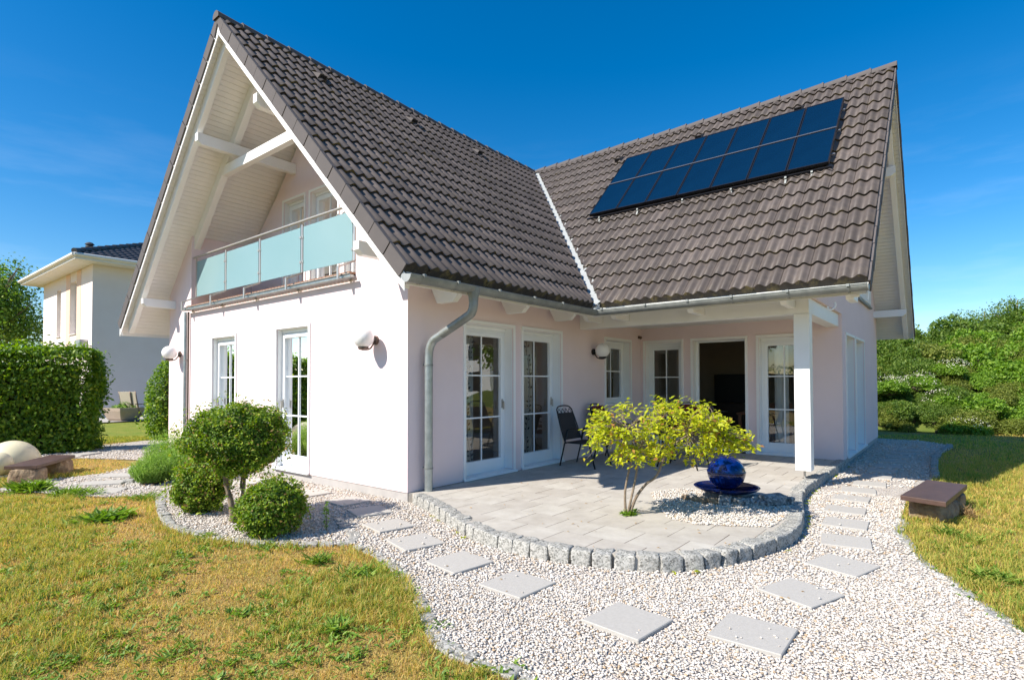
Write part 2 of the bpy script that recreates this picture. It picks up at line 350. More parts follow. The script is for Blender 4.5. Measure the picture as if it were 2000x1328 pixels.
def ground_mat(name, dry, green, far, gscale=1.4):
    m=bpy.data.materials.new(name); m.use_nodes=True; n,l,b=N(m)
    t=n.new('ShaderNodeTexCoord'); q=n.new('ShaderNodeTexNoise'); q.inputs['Scale'].default_value=gscale; q.inputs['Detail'].default_value=7; q.inputs['Roughness'].default_value=.65; l.new(t.outputs['Object'],q.inputs['Vector'])
    r=n.new('ShaderNodeValToRGB'); cr=r.color_ramp; cr.elements[0].position=.38; cr.elements[1].position=.66; cr.elements[0].color=(*dry,1); cr.elements[1].color=(*green,1); l.new(q.outputs['Fac'],r.inputs['Fac'])
    q2=n.new('ShaderNodeTexNoise'); q2.inputs['Scale'].default_value=60; q2.inputs['Detail'].default_value=6; l.new(t.outputs['Object'],q2.inputs['Vector'])
    mm=n.new('ShaderNodeMixRGB'); mm.blend_type='MULTIPLY'; mm.inputs[0].default_value=.7; r2=n.new('ShaderNodeValToRGB'); r2.color_ramp.elements[0].position=.3; r2.color_ramp.elements[0].color=(.45,.42,.4,1); r2.color_ramp.elements[1].position=.65; r2.color_ramp.elements[1].color=(1.1,1.1,1.1,1)
    l.new(q2.outputs['Fac'],r2.inputs['Fac']); l.new(r.outputs['Color'],mm.inputs[1]); l.new(r2.outputs['Color'],mm.inputs[2]); l.new(mm.outputs[0],b.inputs['Base Color'])
    b.inputs['Roughness'].default_value=.95; b.inputs['Specular IOR Level'].default_value=.1
    p=n.new('ShaderNodeBump'); p.inputs['Strength'].default_value=.8; p.inputs['Distance'].default_value=.03; l.new(q2.outputs['Fac'],p.inputs['Height']); l.new(p.outputs['Normal'],b.inputs['Normal'])
    return m
M['ground']=ground_mat('dry_lawn_ground',(.44,.30,.115),(.28,.26,.06),None)
M['greenlawn']=ground_mat('green_lawn_ground',(.30,.31,.06),(.19,.27,.04),None,2.5)
M['bank']=ground_mat('bank_soil',(.17,.20,.045),(.10,.16,.03),None,1.2)
def terrace_mat():
    m=bpy.data.materials.new('terrace_slabs'); m.use_nodes=True; n,l,b=N(m)
    t=n.new('ShaderNodeTexCoord'); s=n.new('ShaderNodeSeparateXYZ'); l.new(t.outputs['Object'],s.inputs[0])
    def ma(op,a,b_=None,c=None):
        k=n.new('ShaderNodeMath'); k.operation=op
        for i,v in enumerate((a,b_,c)):
            if v is None: continue
            if isinstance(v,(int,float)): k.inputs[i].default_value=v
            else: l.new(v,k.inputs[i])
        return k.outputs[0]
    u=ma('DIVIDE',ma('ADD',s.outputs['X'],.27+8.6),.43); row=ma('FLOOR',u); fu=ma('FRACT',u)
    v=ma('ADD',ma('DIVIDE',ma('ADD',s.outputs['Y'],1.948+8.6),.43),ma('MULTIPLY',ma('MODULO',row,2),.5)); fv=ma('FRACT',v)
    ev=ma('LESS_THAN',ma('MINIMUM',fv,ma('SUBTRACT',1,fv)),.0085); eu=ma('LESS_THAN',ma('MINIMUM',fu,ma('SUBTRACT',1,fu)),.004)
    c=n.new('ShaderNodeCombineXYZ'); l.new(row,c.inputs[0]); l.new(ma('FLOOR',v),c.inputs[1])
    wnz=n.new('ShaderNodeTexWhiteNoise'); l.new(c.outputs[0],wnz.inputs['Vector'])
    r=n.new('ShaderNodeValToRGB'); r.color_ramp.elements[0].color=(.455,.42,.37,1); r.color_ramp.elements[1].color=(.515,.485,.43,1); l.new(wnz.outputs['Value'],r.inputs['Fac'])
    q=n.new('ShaderNodeTexNoise'); q.inputs['Scale'].default_value=3.5; q.inputs['Detail'].default_value=10; q.inputs['Roughness'].default_value=.7; l.new(t.outputs['Object'],q.inputs['Vector'])
    r2=n.new('ShaderNodeValToRGB'); r2.color_ramp.elements[0].position=.32; r2.color_ramp.elements[0].color=(.82,.80,.78,1); r2.color_ramp.elements[1].position=.68; r2.color_ramp.elements[1].color=(1.06,1.06,1.06,1)
    l.new(q.outputs['Fac'],r2.inputs['Fac']); mm=n.new('ShaderNodeMixRGB'); mm.blend_type='MULTIPLY'; mm.inputs[0].default_value=1; l.new(r.outputs['Color'],mm.inputs[1]); l.new(r2.outputs['Color'],mm.inputs[2])
    q5=n.new('ShaderNodeTexNoise'); q5.inputs['Scale'].default_value=1.9; l.new(t.outputs['Object'],q5.inputs['Vector'])
    j=ma('MAXIMUM',ma('MULTIPLY',ev,ma('MULTIPLY_ADD',q5.outputs['Fac'],1.6,-.05)),ma('MULTIPLY',eu,.3))
    jm=n.new('ShaderNodeMixRGB'); jm.inputs[2].default_value=(.10,.075,.06,1); l.new(j,jm.inputs[0]); l.new(mm.outputs[0],jm.inputs[1]); l.new(jm.outputs[0],b.inputs['Base Color'])
    p=n.new('ShaderNodeBump'); p.inputs['Strength'].default_value=.8; p.inputs['Distance'].default_value=.01; p.invert=True; l.new(ev,p.inputs['Height'])
    q3=n.new('ShaderNodeTexNoise'); q3.inputs['Scale'].default_value=300; l.new(t.outputs['Object'],q3.inputs['Vector']); p2=n.new('ShaderNodeBump'); p2.inputs['Strength'].default_value=.2; p2.inputs['Distance'].default_value=.004; l.new(q3.outputs['Fac'],p2.inputs['Height']); l.new(p.outputs['Normal'],p2.inputs['Normal']); l.new(p2.outputs['Normal'],b.inputs['Normal'])
    b.inputs['Roughness'].default_value=.85; b.inputs['Specular IOR Level'].default_value=.2
    return m
M['terrace']=terrace_mat()
G=[0.0]
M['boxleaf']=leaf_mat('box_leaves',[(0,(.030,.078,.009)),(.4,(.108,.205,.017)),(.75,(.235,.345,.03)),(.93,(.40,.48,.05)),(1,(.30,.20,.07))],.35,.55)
M['yelleaf']=leaf_mat('yellow_green_leaves',[(0,(.17,.25,.018)),(.4,(.40,.45,.022)),(.85,(.60,.60,.035)),(1,(.46,.22,.07))],.45,.5)
M['hedgeleaf']=leaf_mat('hornbeam_leaves',[(0,(.05,.11,.01)),(.5,(.15,.27,.02)),(.85,(.33,.44,.035)),(1,(.48,.54,.06))],.4,.5)
M['lavleaf']=leaf_mat('lavender_leaves',[(0,(.09,.18,.025)),(.5,(.19,.33,.045)),(1,(.33,.47,.10))],.35,.6)
M['treeleaf']=leaf_mat('tree_leaves',[(0,(.05,.12,.02)),(.5,(.13,.24,.03)),(1,(.30,.40,.06))],.4,.5)
M['bankleaf']=leaf_mat('bank_shrub_leaves',[(0,(.045,.10,.012)),(.5,(.125,.21,.026)),(1,(.25,.32,.06))],.4,.55)
M['bankleaf2']=leaf_mat('bright_shrub_leaves',[(0,(.08,.17,.016)),(.5,(.18,.32,.03)),(1,(.33,.46,.06))],.4,.5)
M['bankleaf3']=leaf_mat('olive_shrub_leaves',[(0,(.075,.11,.016)),(.5,(.19,.24,.035)),(1,(.35,.37,.08))],.4,.55)
M['blossom']=leaf_mat('white_blossom',[(0,(.62,.58,.42)),(1,(.82,.80,.68))],.2,.6)
M['grass']=leaf_mat('grass_blades',[(0,(.24,.14,.065)),(.10,(.66,.43,.18)),(.3,(.63,.45,.14)),(.58,(.54,.44,.10)),(.82,(.31,.36,.055)),(1,(.17,.27,.04))],.4,.6)
M['weed']=leaf_mat('weed_leaves',[(0,(.09,.18,.022)),(.6,(.19,.32,.04)),(1,(.34,.44,.08))],.35,.5)
M['drygrass']=leaf_mat('dry_straw',[(0,(.42,.27,.12)),(1,(.62,.45,.24))],.3,.7)

# ------------------------------------------------------------------ the house
ZR,T,YC,XR,EV,O,W=7.5445,1.01,3.9716,8.162,.793,.716,7.943
XW,YW,YV,XF=6.811,3.951,4.727,12.40
XE=XR-(YC+EV); DH=YC+EV; SQ=math.sqrt(1+T*T)
zf=lambda x,y: ZR-T*abs(y-YC)
zm=lambda x,y: ZR-T*abs(XR-x)
house=thing('detached_house','white and pink rendered house with steep brown tiled roofs, balcony and covered terrace','house')
H=house
def slab(name,poly,zfun,top,bot,m,parent=H):
    mb=MB(); n=len(poly)
    a=[(x,y,zfun(x,y)+bot) for x,y in poly]; b=[(x,y,zfun(x,y)+top) for x,y in poly]
    area=sum(poly[i][0]*poly[(i+1)%n][1]-poly[(i+1)%n][0]*poly[i][1] for i in range(n))
    if area<0: a=a[::-1]; b=b[::-1]
    mb.add(a+b,[tuple(range(n-1,-1,-1)),tuple(range(n,2*n))]+[(i,(i+1)%n,(i+1)%n+n,i+n) for i in range(n)])
    return mb.build(name,m,parent)

def tile_field(name,u0,u1,place,clip,flip,joint=.34,tile=.34,cl=.285,seed=1):
    rng=np.random.default_rng(seed); V=[];F=[];tint=[];rim=[]
    nt=int(math.ceil((u1-u0)/tile)); ncs=int(math.ceil(DH/cl))
    base=np.linspace(0,tile,25); us=np.sort(np.concatenate([base,[.005,tile-.005]])); prof=.046*(0.5-0.5*np.cos(2*np.pi*us/.17))**1.1
    prof=prof+0; prof[0]-=.012; prof[-1]-=.012
    ns=len(us); cnt=0
    for j in range(ncs):
        w0=j*cl; w1=min(w0+cl+.012,DH-.02)
        for k in range(nt):
            jit=rng.normal(0,.0025); lift=.040+rng.normal(0,.002); tv=float(np.clip(rng.normal(.5,.28),0,1))
            u=u0+k*tile+us; ok=u<=u1+1e-6
            if ok.sum()<2: continue
            u=u[ok]; p=prof[ok]; n_=len(u)
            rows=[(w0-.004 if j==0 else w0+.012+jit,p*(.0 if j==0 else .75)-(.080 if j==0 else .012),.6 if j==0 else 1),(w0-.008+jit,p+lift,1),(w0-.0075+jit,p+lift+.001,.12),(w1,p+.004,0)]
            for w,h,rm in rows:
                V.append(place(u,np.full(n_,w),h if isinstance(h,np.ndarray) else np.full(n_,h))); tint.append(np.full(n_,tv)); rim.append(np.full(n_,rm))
            idx=cnt+np.arange(4*n_).reshape(4,n_); cnt+=4*n_
            for r_ in range(3):
                q=np.stack([idx[r_,:-1],idx[r_,1:],idx[r_+1,1:],idx[r_+1,:-1]],1)
                F.append(q[:,::-1] if flip else q)
    V=np.concatenate(V); F=np.concatenate(F)
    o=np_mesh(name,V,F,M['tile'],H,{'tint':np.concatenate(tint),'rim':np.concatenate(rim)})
    bm=bmesh.new(); bm.from_mesh(o.data)
    bmesh.ops.bisect_plane(bm,geom=bm.verts[:]+bm.edges[:]+bm.faces[:],plane_co=clip[0],plane_no=clip[1],clear_outer=True)
    bm.to_mesh(o.data); bm.free()
    return o
nf=np.array([0,-T,1])/SQ; nm=np.array([-T,0,1])/SQ
def place_front(u,w,h):
    y=-EV+w; return np.stack([u,y,ZR+T*(y-YC)],1)+nf[None]*(h[:,None]-.012)
def place_main(u,w,h):
    x=XE+w; return np.stack([x,u,ZR-T*(XR-x)],1)+nm[None]*(h[:,None]-.012)
vk=XR-YC
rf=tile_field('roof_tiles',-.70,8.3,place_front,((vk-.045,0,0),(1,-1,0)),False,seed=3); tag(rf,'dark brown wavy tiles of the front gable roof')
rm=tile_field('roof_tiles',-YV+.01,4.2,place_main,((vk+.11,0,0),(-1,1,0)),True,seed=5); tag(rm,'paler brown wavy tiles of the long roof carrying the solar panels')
rt_=slab('roof_deck',[(-.695,YC),(XR,YC),(XE+.07,-EV+.07),(-.695,-EV+.07)],zf,-.05,-.19,M['soffit'])
slab('roof_deck',[(-.695,YC),(XR,YC),(XR+DH,W+EV),(-.695,W+EV)],zf,-.05,-.19,M['soffit'])
slab('roof_deck',[(XR,YC),(XE+.07,-EV+.07),(XE+.07,-YV+.03),(XR,-YV+.03)],zm,-.05,-.25,M['soffitx'])
slab('roof_deck',[(XR,YC),(XR+DH,W+EV),(XR+DH,-YV+.03),(XR,-YV+.03)],zm,-.05,-.19,M['soffit'])
slab('rear_roof',[(-.70,YC),(XR,YC),(XR+DH+.03,W+EV+.03),(-.70,W+EV+.03)],zf,.05,-.045,M['verge'])
slab('rear_roof',[(XR,YC),(XR+DH+.03,W+EV+.03),(XR+DH+.03,-YV),(XR,-YV)],zm,.05,-.045,M['verge'])
# valley sheet
mb=MB(); s_=.15; L=[]
for t in (0,1):
    x=XR+(XE-.02-XR)*t; y=x-vk; z=ZR-T*(XR-x)
    L.append([(x-s_*.7071,y+s_*.7071,z+T*.7071*s_+.006),(x,y,z+.004),(x+s_*.7071,y-s_*.7071,z+T*.7071*s_+.006)])
mb.add(L[0]+L[1],[(0,3,4,1),(1,4,5,2)])
mb.prism([(XE-.02+s_*.9,-EV-.005-s_*.1,2.83),(XE+.30,-EV-.07,2.78),(XE+.26,-EV-.13,2.66),(XE-.10,-EV-.10,2.66)],(-.004,-.006,.0))
mb.build('valley_flashing',M['flash'],H)
# ridge caps
def ridge(a,b,name):
    a=Vector(a); b=Vector(b); d=(b-a); n=int(d.length/.415); d.normalize(); side=d.cross(Vector((0,0,1))); mb=MB(); step=(b-a).length/n
    for i in range(n):
        p=a+d*(i*step); q=p+d*(step+.03); vs=[]; K=8
        for (pt,r_,dz) in ((p,.105,.0),(q,.090,-.012)):
            for k in range(K+1):
                an=math.pi*(-.08+1.16*k/K); vs.append(pt+side*math.cos(an)*r_+Vector((0,0,math.sin(an)*r_*.95+dz-.05)))
        fs=[(k,k+1,K+2+k,K+1+k) for k in range(K)]; inner=[(v[0],v[1],v[2]-.018) for v in vs]
        fs+= [tuple(range(K,-1,-1)), tuple(range(K+1,2*K+2))]
        mb.add(vs,fs)
        c=q+Vector((0,0,.055)); mb.box(c.x-.012,c.y-.012,c.z-.012,c.x+.012,c.y+.012,c.z+.012)
    return mb.build(name,M['verge'],H,smooth=True,auto=40)
ridge((-.76,YC,ZR+.03),(XR-.05,YC,ZR+.03),'ridge_caps')
ridge((XR,-YV-.03,ZR+.03),(XR,YC,ZR+.03),'ridge_caps')
# verge tiles, rake boards, flying rafters: P(s outward, t across from the ridge, z)
def gable_trim(P,o,top=.036,cover=True):
    for sg in (-1,1):
        mb=MB(); n=17; cl=.285
        for j in range(n):
            a=DH+.03-j*cl; b=max(a-cl+.012,.02); sk=.004*(j%2)
            for (aa,bb) in ((a,b),):
                za=ZR-T*aa+top; zb=ZR-T*bb+top; k=.124
                mb.prism([P(o-.004+sk,sg*aa,za),P(o-.004+sk,sg*bb,zb),P(o-.004+sk,sg*max(bb-k,.0),zb-k),P(o-.004+sk,sg*(aa-k),za-k)],Vector(P(o+.018+sk,0,0))-Vector(P(o-.004+sk,0,0)))
                # top cover of the verge tile
                if cover: mb.prism([P(o-.03,sg*aa,za+.002),P(o+.018+sk,sg*aa,za+.002),P(o+.018+sk,sg*bb,zb+.002),P(o-.03,sg*bb,zb+.002)],(0,0,.010))
        mb.build('verge_tiles',M['verge'],H)
        mb=MB(); a=DH-.02
        mb.prism([P(o-.02,sg*a,ZR-T*a-.10),P(o-.02,0,ZR-.10),P(o-.02,0,ZR-.30),P(o-.02,sg*a,ZR-T*a-.30)],Vector(P(o-.005,0,0))-Vector(P(o-.02,0,0)))
        mb.build('rake_board',M['white'],H)
        mb=MB(); a=DH-.16
        mb.prism([P(o-.22,sg*a,ZR-T*a-.188),P(o-.22,0,ZR-.188),P(o-.22,0,ZR-.45),P(o-.22,sg*(a-.22),ZR-T*(a-.22)-.45),P(o-.22,sg*(a-.02),ZR-T*(a-.02)-.40)],Vector(P(o-.12,0,0))-Vector(P(o-.22,0,0)))
        mb.build('verge_rafter',M['white'],H,bevel=.008)
        for (t,z0,z1,inn) in ((1.08,5.73,5.93,-1.28 if o<.75 else .0),(3.71,3.03,3.20,-.02)):
            mb=MB(); out=o-.10
            pr=[(out,z1),(out,z0+.06),(out-.07,z0),(inn,z0),(inn,z1)]
            mb.prism([P(s,sg*(t-.06),z) for s,z in pr],Vector(P(0,sg*(t+.06),0))-Vector(P(0,sg*(t-.06),0)))
            mb.build('purlin',M['white'],H,bevel=.006)
gable_trim(lambda s,t,z:(-s,YC+t,z),O)
gable_trim(lambda s,t,z:(XR+t,-YW-s,z),YV-YW,-.012,False)
# truss in the balcony opening
for sg in (-1,1):
    a=2.95; mb=MB(); mb.prism([(.05,YC+sg*a,ZR-T*a-.189),(.05,YC,ZR-.189),(.05,YC,ZR-.46),(.05,YC+sg*a,ZR-T*a-.46)],(.12,0,0)); mb.build('rafter',M['white'],H,bevel=.006)
MB().box(.052,YC-1.62,5.47,.168,YC+1.62,5.65).build('collar_tie',M['white'],H,bevel=.006)

# walls with openings --------------------------------------------------
def wall(name,TR,a0,a1,z0,z1,th,ops,m=M['plaster']):
    """TR(a,d,z)->xyz, d inward; ops (a0,a1,z0,z1)"""
    A=sorted(set([a0,a1]+[q for o in ops for q in o[:2]])); Z=sorted(set([z0,z1]+[q for o in ops for q in o[2:]])); mb=MB()
    def solid(i,j):
        if i<0 or j<0 or i>=len(A)-1 or j>=len(Z)-1: return False
        ca=(A[i]+A[i+1])/2; cz=(Z[j]+Z[j+1])/2
        return not any(o[0]<ca<o[1] and o[2]<cz<o[3] for o in ops)
    for i in range(len(A)-1):
        for j in range(len(Z)-1):
            if not solid(i,j): continue
            x0,x1,y0,y1=A[i],A[i+1],Z[j],Z[j+1]
            mb.add([TR(x0,0,y0),TR(x1,0,y0),TR(x1,0,y1),TR(x0,0,y1)],[(0,1,2,3)])
            mb.add([TR(x0,th,y0),TR(x1,th,y0),TR(x1,th,y1),TR(x0,th,y1)],[(3,2,1,0)])
            if not solid(i-1,j): mb.add([TR(x0,0,y0),TR(x0,0,y1),TR(x0,th,y1),TR(x0,th,y0)],[(0,1,2,3)])
            if not solid(i+1,j): mb.add([TR(x1,0,y0),TR(x1,th,y0),TR(x1,th,y1),TR(x1,0,y1)],[(0,1,2,3)])
            if not solid(i,j-1): mb.add([TR(x0,0,y0),TR(x0,th,y0),TR(x1,th,y0),TR(x1,0,y0)],[(0,1,2,3)])
            if not solid(i,j+1): mb.add([TR(x0,0,y1),TR(x1,0,y1),TR(x1,th,y1),TR(x0,th,y1)],[(0,1,2,3)])
    o=mb.build(name,m,H); bm=bmesh.new(); bm.from_mesh(o.data); bmesh.ops.remove_doubles(bm,verts=bm.verts,dist=1e-4); bmesh.ops.recalc_face_normals(bm,faces=bm.faces); bm.to_mesh(o.data); bm.free()
    return o
TG=lambda a,d,z:(d,a,z)              # front gable, a=y
TS=lambda a,d,z:(a,d,z)              # terrace side wall y=0, a=x
TM=lambda a,d,z:(XW+d,a,z)           # terrace back wall, a=y
TE=lambda a,d,z:(a,-YW+d,z)          # right end wall, a=x
TL=lambda a,d,z:(1.28+d,a,z)         # balcony back wall, a=y
opG=[(4.81,5.77,.03,2.30),(2.35,3.32,.03,2.32)]
opS=[(1.085,2.185,.03,2.30),(2.45,3.56,.03,2.30),(5.20,6.285,.98,2.30)]
opM=[(-1.0+.06,-.11,.03,2.30),(-2.26,-1.2,.0,2.30),(-3.36,-2.52,.03,2.30)]
opE=[(7.25,8.36,.03,2.30),(8.52,9.80,.03,2.30)]
wall('wall',TG,0,W,0,2.97,.30,opG)
wall('wall',TS,.30,XW,0,3.29,.30,opS)
wall('wall',TM,-YW,0,0,2.66,.30,opM)
wall('wall',TE,XW+.30,XF,0,2.66,.30,opE)
zs=lambda y: zf(0,y)-.18
def pwall(poly,vec): MB().prism(poly,vec).build('wall',M['plaster'],H)
pwall([(0,6.81,2.97),(0,W,2.97),(0,W,zs(W)),(0,6.81,zs(6.81))],(.3,0,0))
pwall([(0,1.13,2.97),(0,0,2.97),(0,0,zs(0)),(0,1.13,zs(1.13))],(.3,0,0))
pwall([(.30,6.81,2.97),(1.58,6.81,2.97),(1.58,6.81,zs(6.81)),(.30,6.81,zs(6.81))],(0,.2,0))
pwall([(.30,1.13,2.97),(1.58,1.13,2.97),(1.58,1.13,zs(1.13)),(.30,1.13,zs(1.13))],(0,-.2,0))
opL=[(4.66,5.46,3.03,5.22),(3.50,4.44,3.03,5.22),(2.48,3.28,3.03,5.22)]
wall('wall',TL,2.2,5.74,2.97,5.45,.2,opL)
pwall([(1.28,5.74,2.97),(1.28,6.81,2.97),(1.28,6.81,zs(6.81)),(1.28,5.74,5.45)],(.2,0,0))
pwall([(1.28,2.20,2.97),(1.28,1.13,2.97),(1.28,1.13,zs(1.13)),(1.28,2.20,5.45)],(.2,0,0))
pwall([(1.28,2.20,5.45),(1.28,5.74,5.45),(1.28,YC,ZR-.20)],(.2,0,0))
zsm=lambda x: zm(x,0)-.18
pwall([(4.30,-YW,2.66),(XF,-YW,2.66),(XF,-YW,zsm(XF)),(XR,-YW,zsm(XR)),(4.30,-YW,zsm(4.30))],(0,.3,0))
MB().box(.3,W-.3,0,XF,W,3.25).build('wall',M['plaster'],H)
MB().box(XF-.3,-YW+.3,0,XF,W-.3,3.25).build('wall',M['plaster'],H)
# plinth
MB().box(.012,.012,-.3,.25,W-.01,-.003).build('plinth',M['plinth'],H); MB().box(XW+.02,-YW+.012,-.3,XF-.01,-YW+.25,-.003).build('plinth',M['plinth'],H)
# inside: floors, ceiling and partitions
MB().box(.31,.31,-.05,XW+.3,W-.31,.012).box(XW+.302,-YW+.31,-.05,XF-.31,W-.31,.010).build('interior_floor',M['intfloor'],H)
MB().box(.31,.31,2.62,XF-.31,W-.31,2.95).box(XW+.302,-YW+.31,2.62,XF-.31,.308,2.95).build('storey_ceiling',M['ceil'],H)
for q in ((3.95,.32,.012,4.05,W-.32,2.62),(.31,4.25,.012,3.94,4.33,2.62),(11.2,-YW+.32,.012,11.28,W-.32,2.62)): MB().box(*q).build('interior_partition',M['interior'],H)
MB().box(3.4,1.3,2.951,3.46,6.6,4.55).build('interior_partition',M['interior'],H)
MB().box(4.25,-YW+.30,2.62,XW,-.002,2.655).build('porch_ceiling',M['ceil'],H)
# porch beams and post
MB().box(4.211,-3.90,2.427,4.41,-.003,2.76).build('porch_beam',M['white'],H,bevel=.006)
MB().box(4.412,-3.90,2.427,XW-.002,-3.70,2.655).build('porch_beam',M['white'],H,bevel=.006)
MB().box(4.205,-3.905,.13,4.415,-3.695,2.425).build('porch_post',M['white'],H,bevel=.006)
po=kids(H)[-1]; MB().tube([(4.31,-3.80,0),(4.31,-3.80,.13)],.016,10).build('post_foot',M['steel'],po)
# rafter tails under the eaves
for x in (.43,1.90,3.22):
    MB().prism([(x-.045,-.002,2.74),(x-.045,-.62,2.66),(x-.045,-.44,2.49),(x-.045,-.14,2.49)],(.09,0,0)).build('rafter_tail',M['white'],H,bevel=.004)
for y in (-.46,-1.0,-2.34,-3.68,-4.48):
    MB().prism([(4.205,y-.045,2.74),(3.56,y-.045,2.66),(3.72,y-.045,2.51),(4.205 if y>-4 else 4.1,y-.045,2.51)],(0,.09,0)).build('rafter_tail',M['white'],H,bevel=.004)
MB().box(-.66,-EV+.045,2.535,XE+.044,-EV+.068,2.675).build('fascia',M['white'],H)
MB().box(XE+.045,-YV+.03,2.535,XE+.068,-EV+.068,2.675).build('fascia',M['white'],H)
MB().box(-.66,W+EV+.002,2.47,XR+DH,W+EV+.02,2.70).build('fascia',M['white'],H)
MB().prism([(-.70,-EV+.044,2.668),(-.70,-.838,2.596),(-.70,-.838,2.590),(-.70,-EV+.044,2.655)],(XE+.65,0,0)).build('eave_sun_seal',M['zinc'],H)  # added strip closing the eave gap so no sun leaks through
MB().prism([(XE+.044,-YV+.02,2.668),(XE-.072,-YV+.02,2.600),(XE-.072,-YV+.02,2.594),(XE+.044,-YV+.02,2.655)],(0,YV-.90,0)).build('eave_sun_seal',M['zinc'],H)  # same added sun block along the main eave
# gutters: half-round open channel
def gutter(a,b,up_a,name='gutter',r=.078):
    a=Vector(a); b=Vector(b); d=(b-a).normalized(); sd=d.cross(Vector((0,0,1))); mb=MB(); K=12; vs=[]
    for rr in (r,r-.006):
        for p in (a,b):
            for k in range(K+1):
                an=math.pi+math.pi*k/K; vs.append(p+sd*math.cos(an)*rr+Vector((0,0,math.sin(an)*rr)))
    n=K+1; fs=[]
    for k in range(K): fs+=[(k,k+1,n+k+1,n+k),(2*n+k+1,2*n+k,3*n+k,3*n+k+1)]
    fs+=[(0,n,3*n,2*n),(n-1,3*n-1,4*n-1,2*n-1)]
    mb.add(vs,fs)
    for sgn in (up_a,-up_a)[:1]:
        mb.tube([a+sd*r*sgn+Vector((0,0,.004)),b+sd*r*sgn+Vector((0,0,.004))],.007,8)
    g=mb.build(name,M['zinc'],H,smooth=True,auto=40)
    return g,sd
def clip(g,p,sd,up,r=.083):
    p=Vector(p); d=Vector((0,0,1)).cross(sd); mb=MB(); K=12; vs=[]
    for off in (-.012,.012):
        for k in range(K+1):
            an=math.pi+math.pi*k/K; vs.append(p+d*off+sd*math.cos(an)*r+Vector((0,0,math.sin(an)*r)))
    n=K+1; mb.add(vs,[(k,k+1,n+k+1,n+k) for k in range(K)]); q=p+sd*up*r; mb.box(q.x-.016,q.y-.016,q.z-.01,q.x+.016,q.y+.016,q.z+.022)
    mb.build('gutter_bracket',M['zinc'],g)
GZ=2.605
g1,sd1=gutter((-.79,-.90,GZ),(XE-.135,-.90,GZ),1)
MB().lathe([(.0005,0),(.071,0),(.071,.006),(.0005,.006)],n=24)
cap=MB(); cap.prism([(-.792,-.90+.08*math.cos(math.pi+math.pi*k/12),GZ+.08*math.sin(math.pi+math.pi*k/12)) for k in range(13)]+[(-.792,-.84,GZ+.02)],(-.006,0,0)); cap.build('end_cap',M['flash'],g1)
for x in (-.60,-.06,.70,1.46,2.17): clip(g1,(x,-.90,GZ),sd1,1)
g2,sd2=gutter((XE-.135,-.90,GZ),(XE-.135,-YV-.01,GZ+.02),1)
for y in (-1.06,-1.82,-2.49,-3.12,-3.84,-4.53): clip(g2,(XE-.135,y,GZ+.012),sd2,1)
MB().sphere((XE-.135,-.90,GZ-.004),.070,16,10).build('gutter_corner',M['zinc'],g2,smooth=True)
cap=MB(); cap.prism([(XE-.135+.07*math.cos(math.pi+math.pi*k/12),-YV-.012,GZ+.02+.07*math.sin(math.pi+math.pi*k/12)) for k in range(13)],(0,-.005,0)); cap.build('end_cap',M['zinc'],g2)
# downpipe with swan neck
def bez(pts,n=8):
    out=[]
    for i in range(len(pts)-1):
        p0=Vector(pts[max(i-1,0)]);p1=Vector(pts[i]);p2=Vector(pts[i+1]);p3=Vector(pts[min(i+2,len(pts)-1)])
        for k in range(n):
            t=k/n; out.append(.5*((2*p1)+(p2-p0)*t+(2*p0-5*p1+4*p2-p3)*t*t+(3*p1-p0-3*p2+p3)*t**3))
    out.append(Vector(pts[-1])); return out
dp=MB(); path=[(.285,-.90,2.50),(.285,-.90,2.40),(.284,-.875,2.31),(.283,-.80,2.255),(.275,-.35,2.055),(.27,-.19,1.975),(.268,-.12,1.86),(.268,-.105,1.72)]
bp_=bez(path,6); dp.tube(bp_[24:]+[(.268,-.105,.0)],.055,18)
dn=MB(); dn.tube([(.285,-.90,2.60),(.285,-.90,2.56),(.285,-.90,2.49),(.285,-.90,2.43)],[.088,.085,.064,.058],18); dn.tube(bp_[:25],.0565,18)
dpo=dp.build('downpipe',M['zincbright'],H,smooth=True,auto=50); tag(dpo,'grey zinc downpipe with swan neck beside the terrace'); dn.build('swan_neck',M['zinc'],dpo,smooth=True,auto=50)
for z in (1.66,.30):
    MB().tube([(.268,-.105,z-.012),(.268,-.105,z+.012)],.061,18).box(.262,-.05,z-.008,.274,.0,z+.008).build('pipe_clamp',M['zinc'],dpo)
dl=MB(); dl.tube([(-.05,6.95,2.90),(-.05,6.95,-.1)],.032,12); dlo=dl.build('downpipe',M['zincbright'],H,smooth=True,auto=50); tag(dlo,'slim downpipe below the balcony')
MB().tube([(-.035,6.84,2.90),(-.035,6.84,-.1)],.018,10).build('cable_conduit',M['bronze'],H,smooth=True,auto=50)
for z in (1.9,.7): MB().tube([(-.05,6.95,z-.012),(-.05,6.95,z+.012)],.037,12).build('pipe_clamp',M['steel'],dlo)
# balcony deck boards and square gutter
mb=MB(); y=1.14
while y<6.79:
    mb.box(-.10,y,2.985,1.27,min(y+.088,6.80),3.010); y+=.1
mb.build('balcony_decking',M['woodfloor'],H)
mb=MB(); mb.box(-.150,1.06,2.915,-.08,6.86,2.955); mb.build('balcony_gutter',M['zincbright'],H,bevel=.01)
MB().tube([(-.155,1.06,2.962),(-.155,6.86,2.962)],.010,8).build('balcony_gutter_lip',M['zinc'],H)

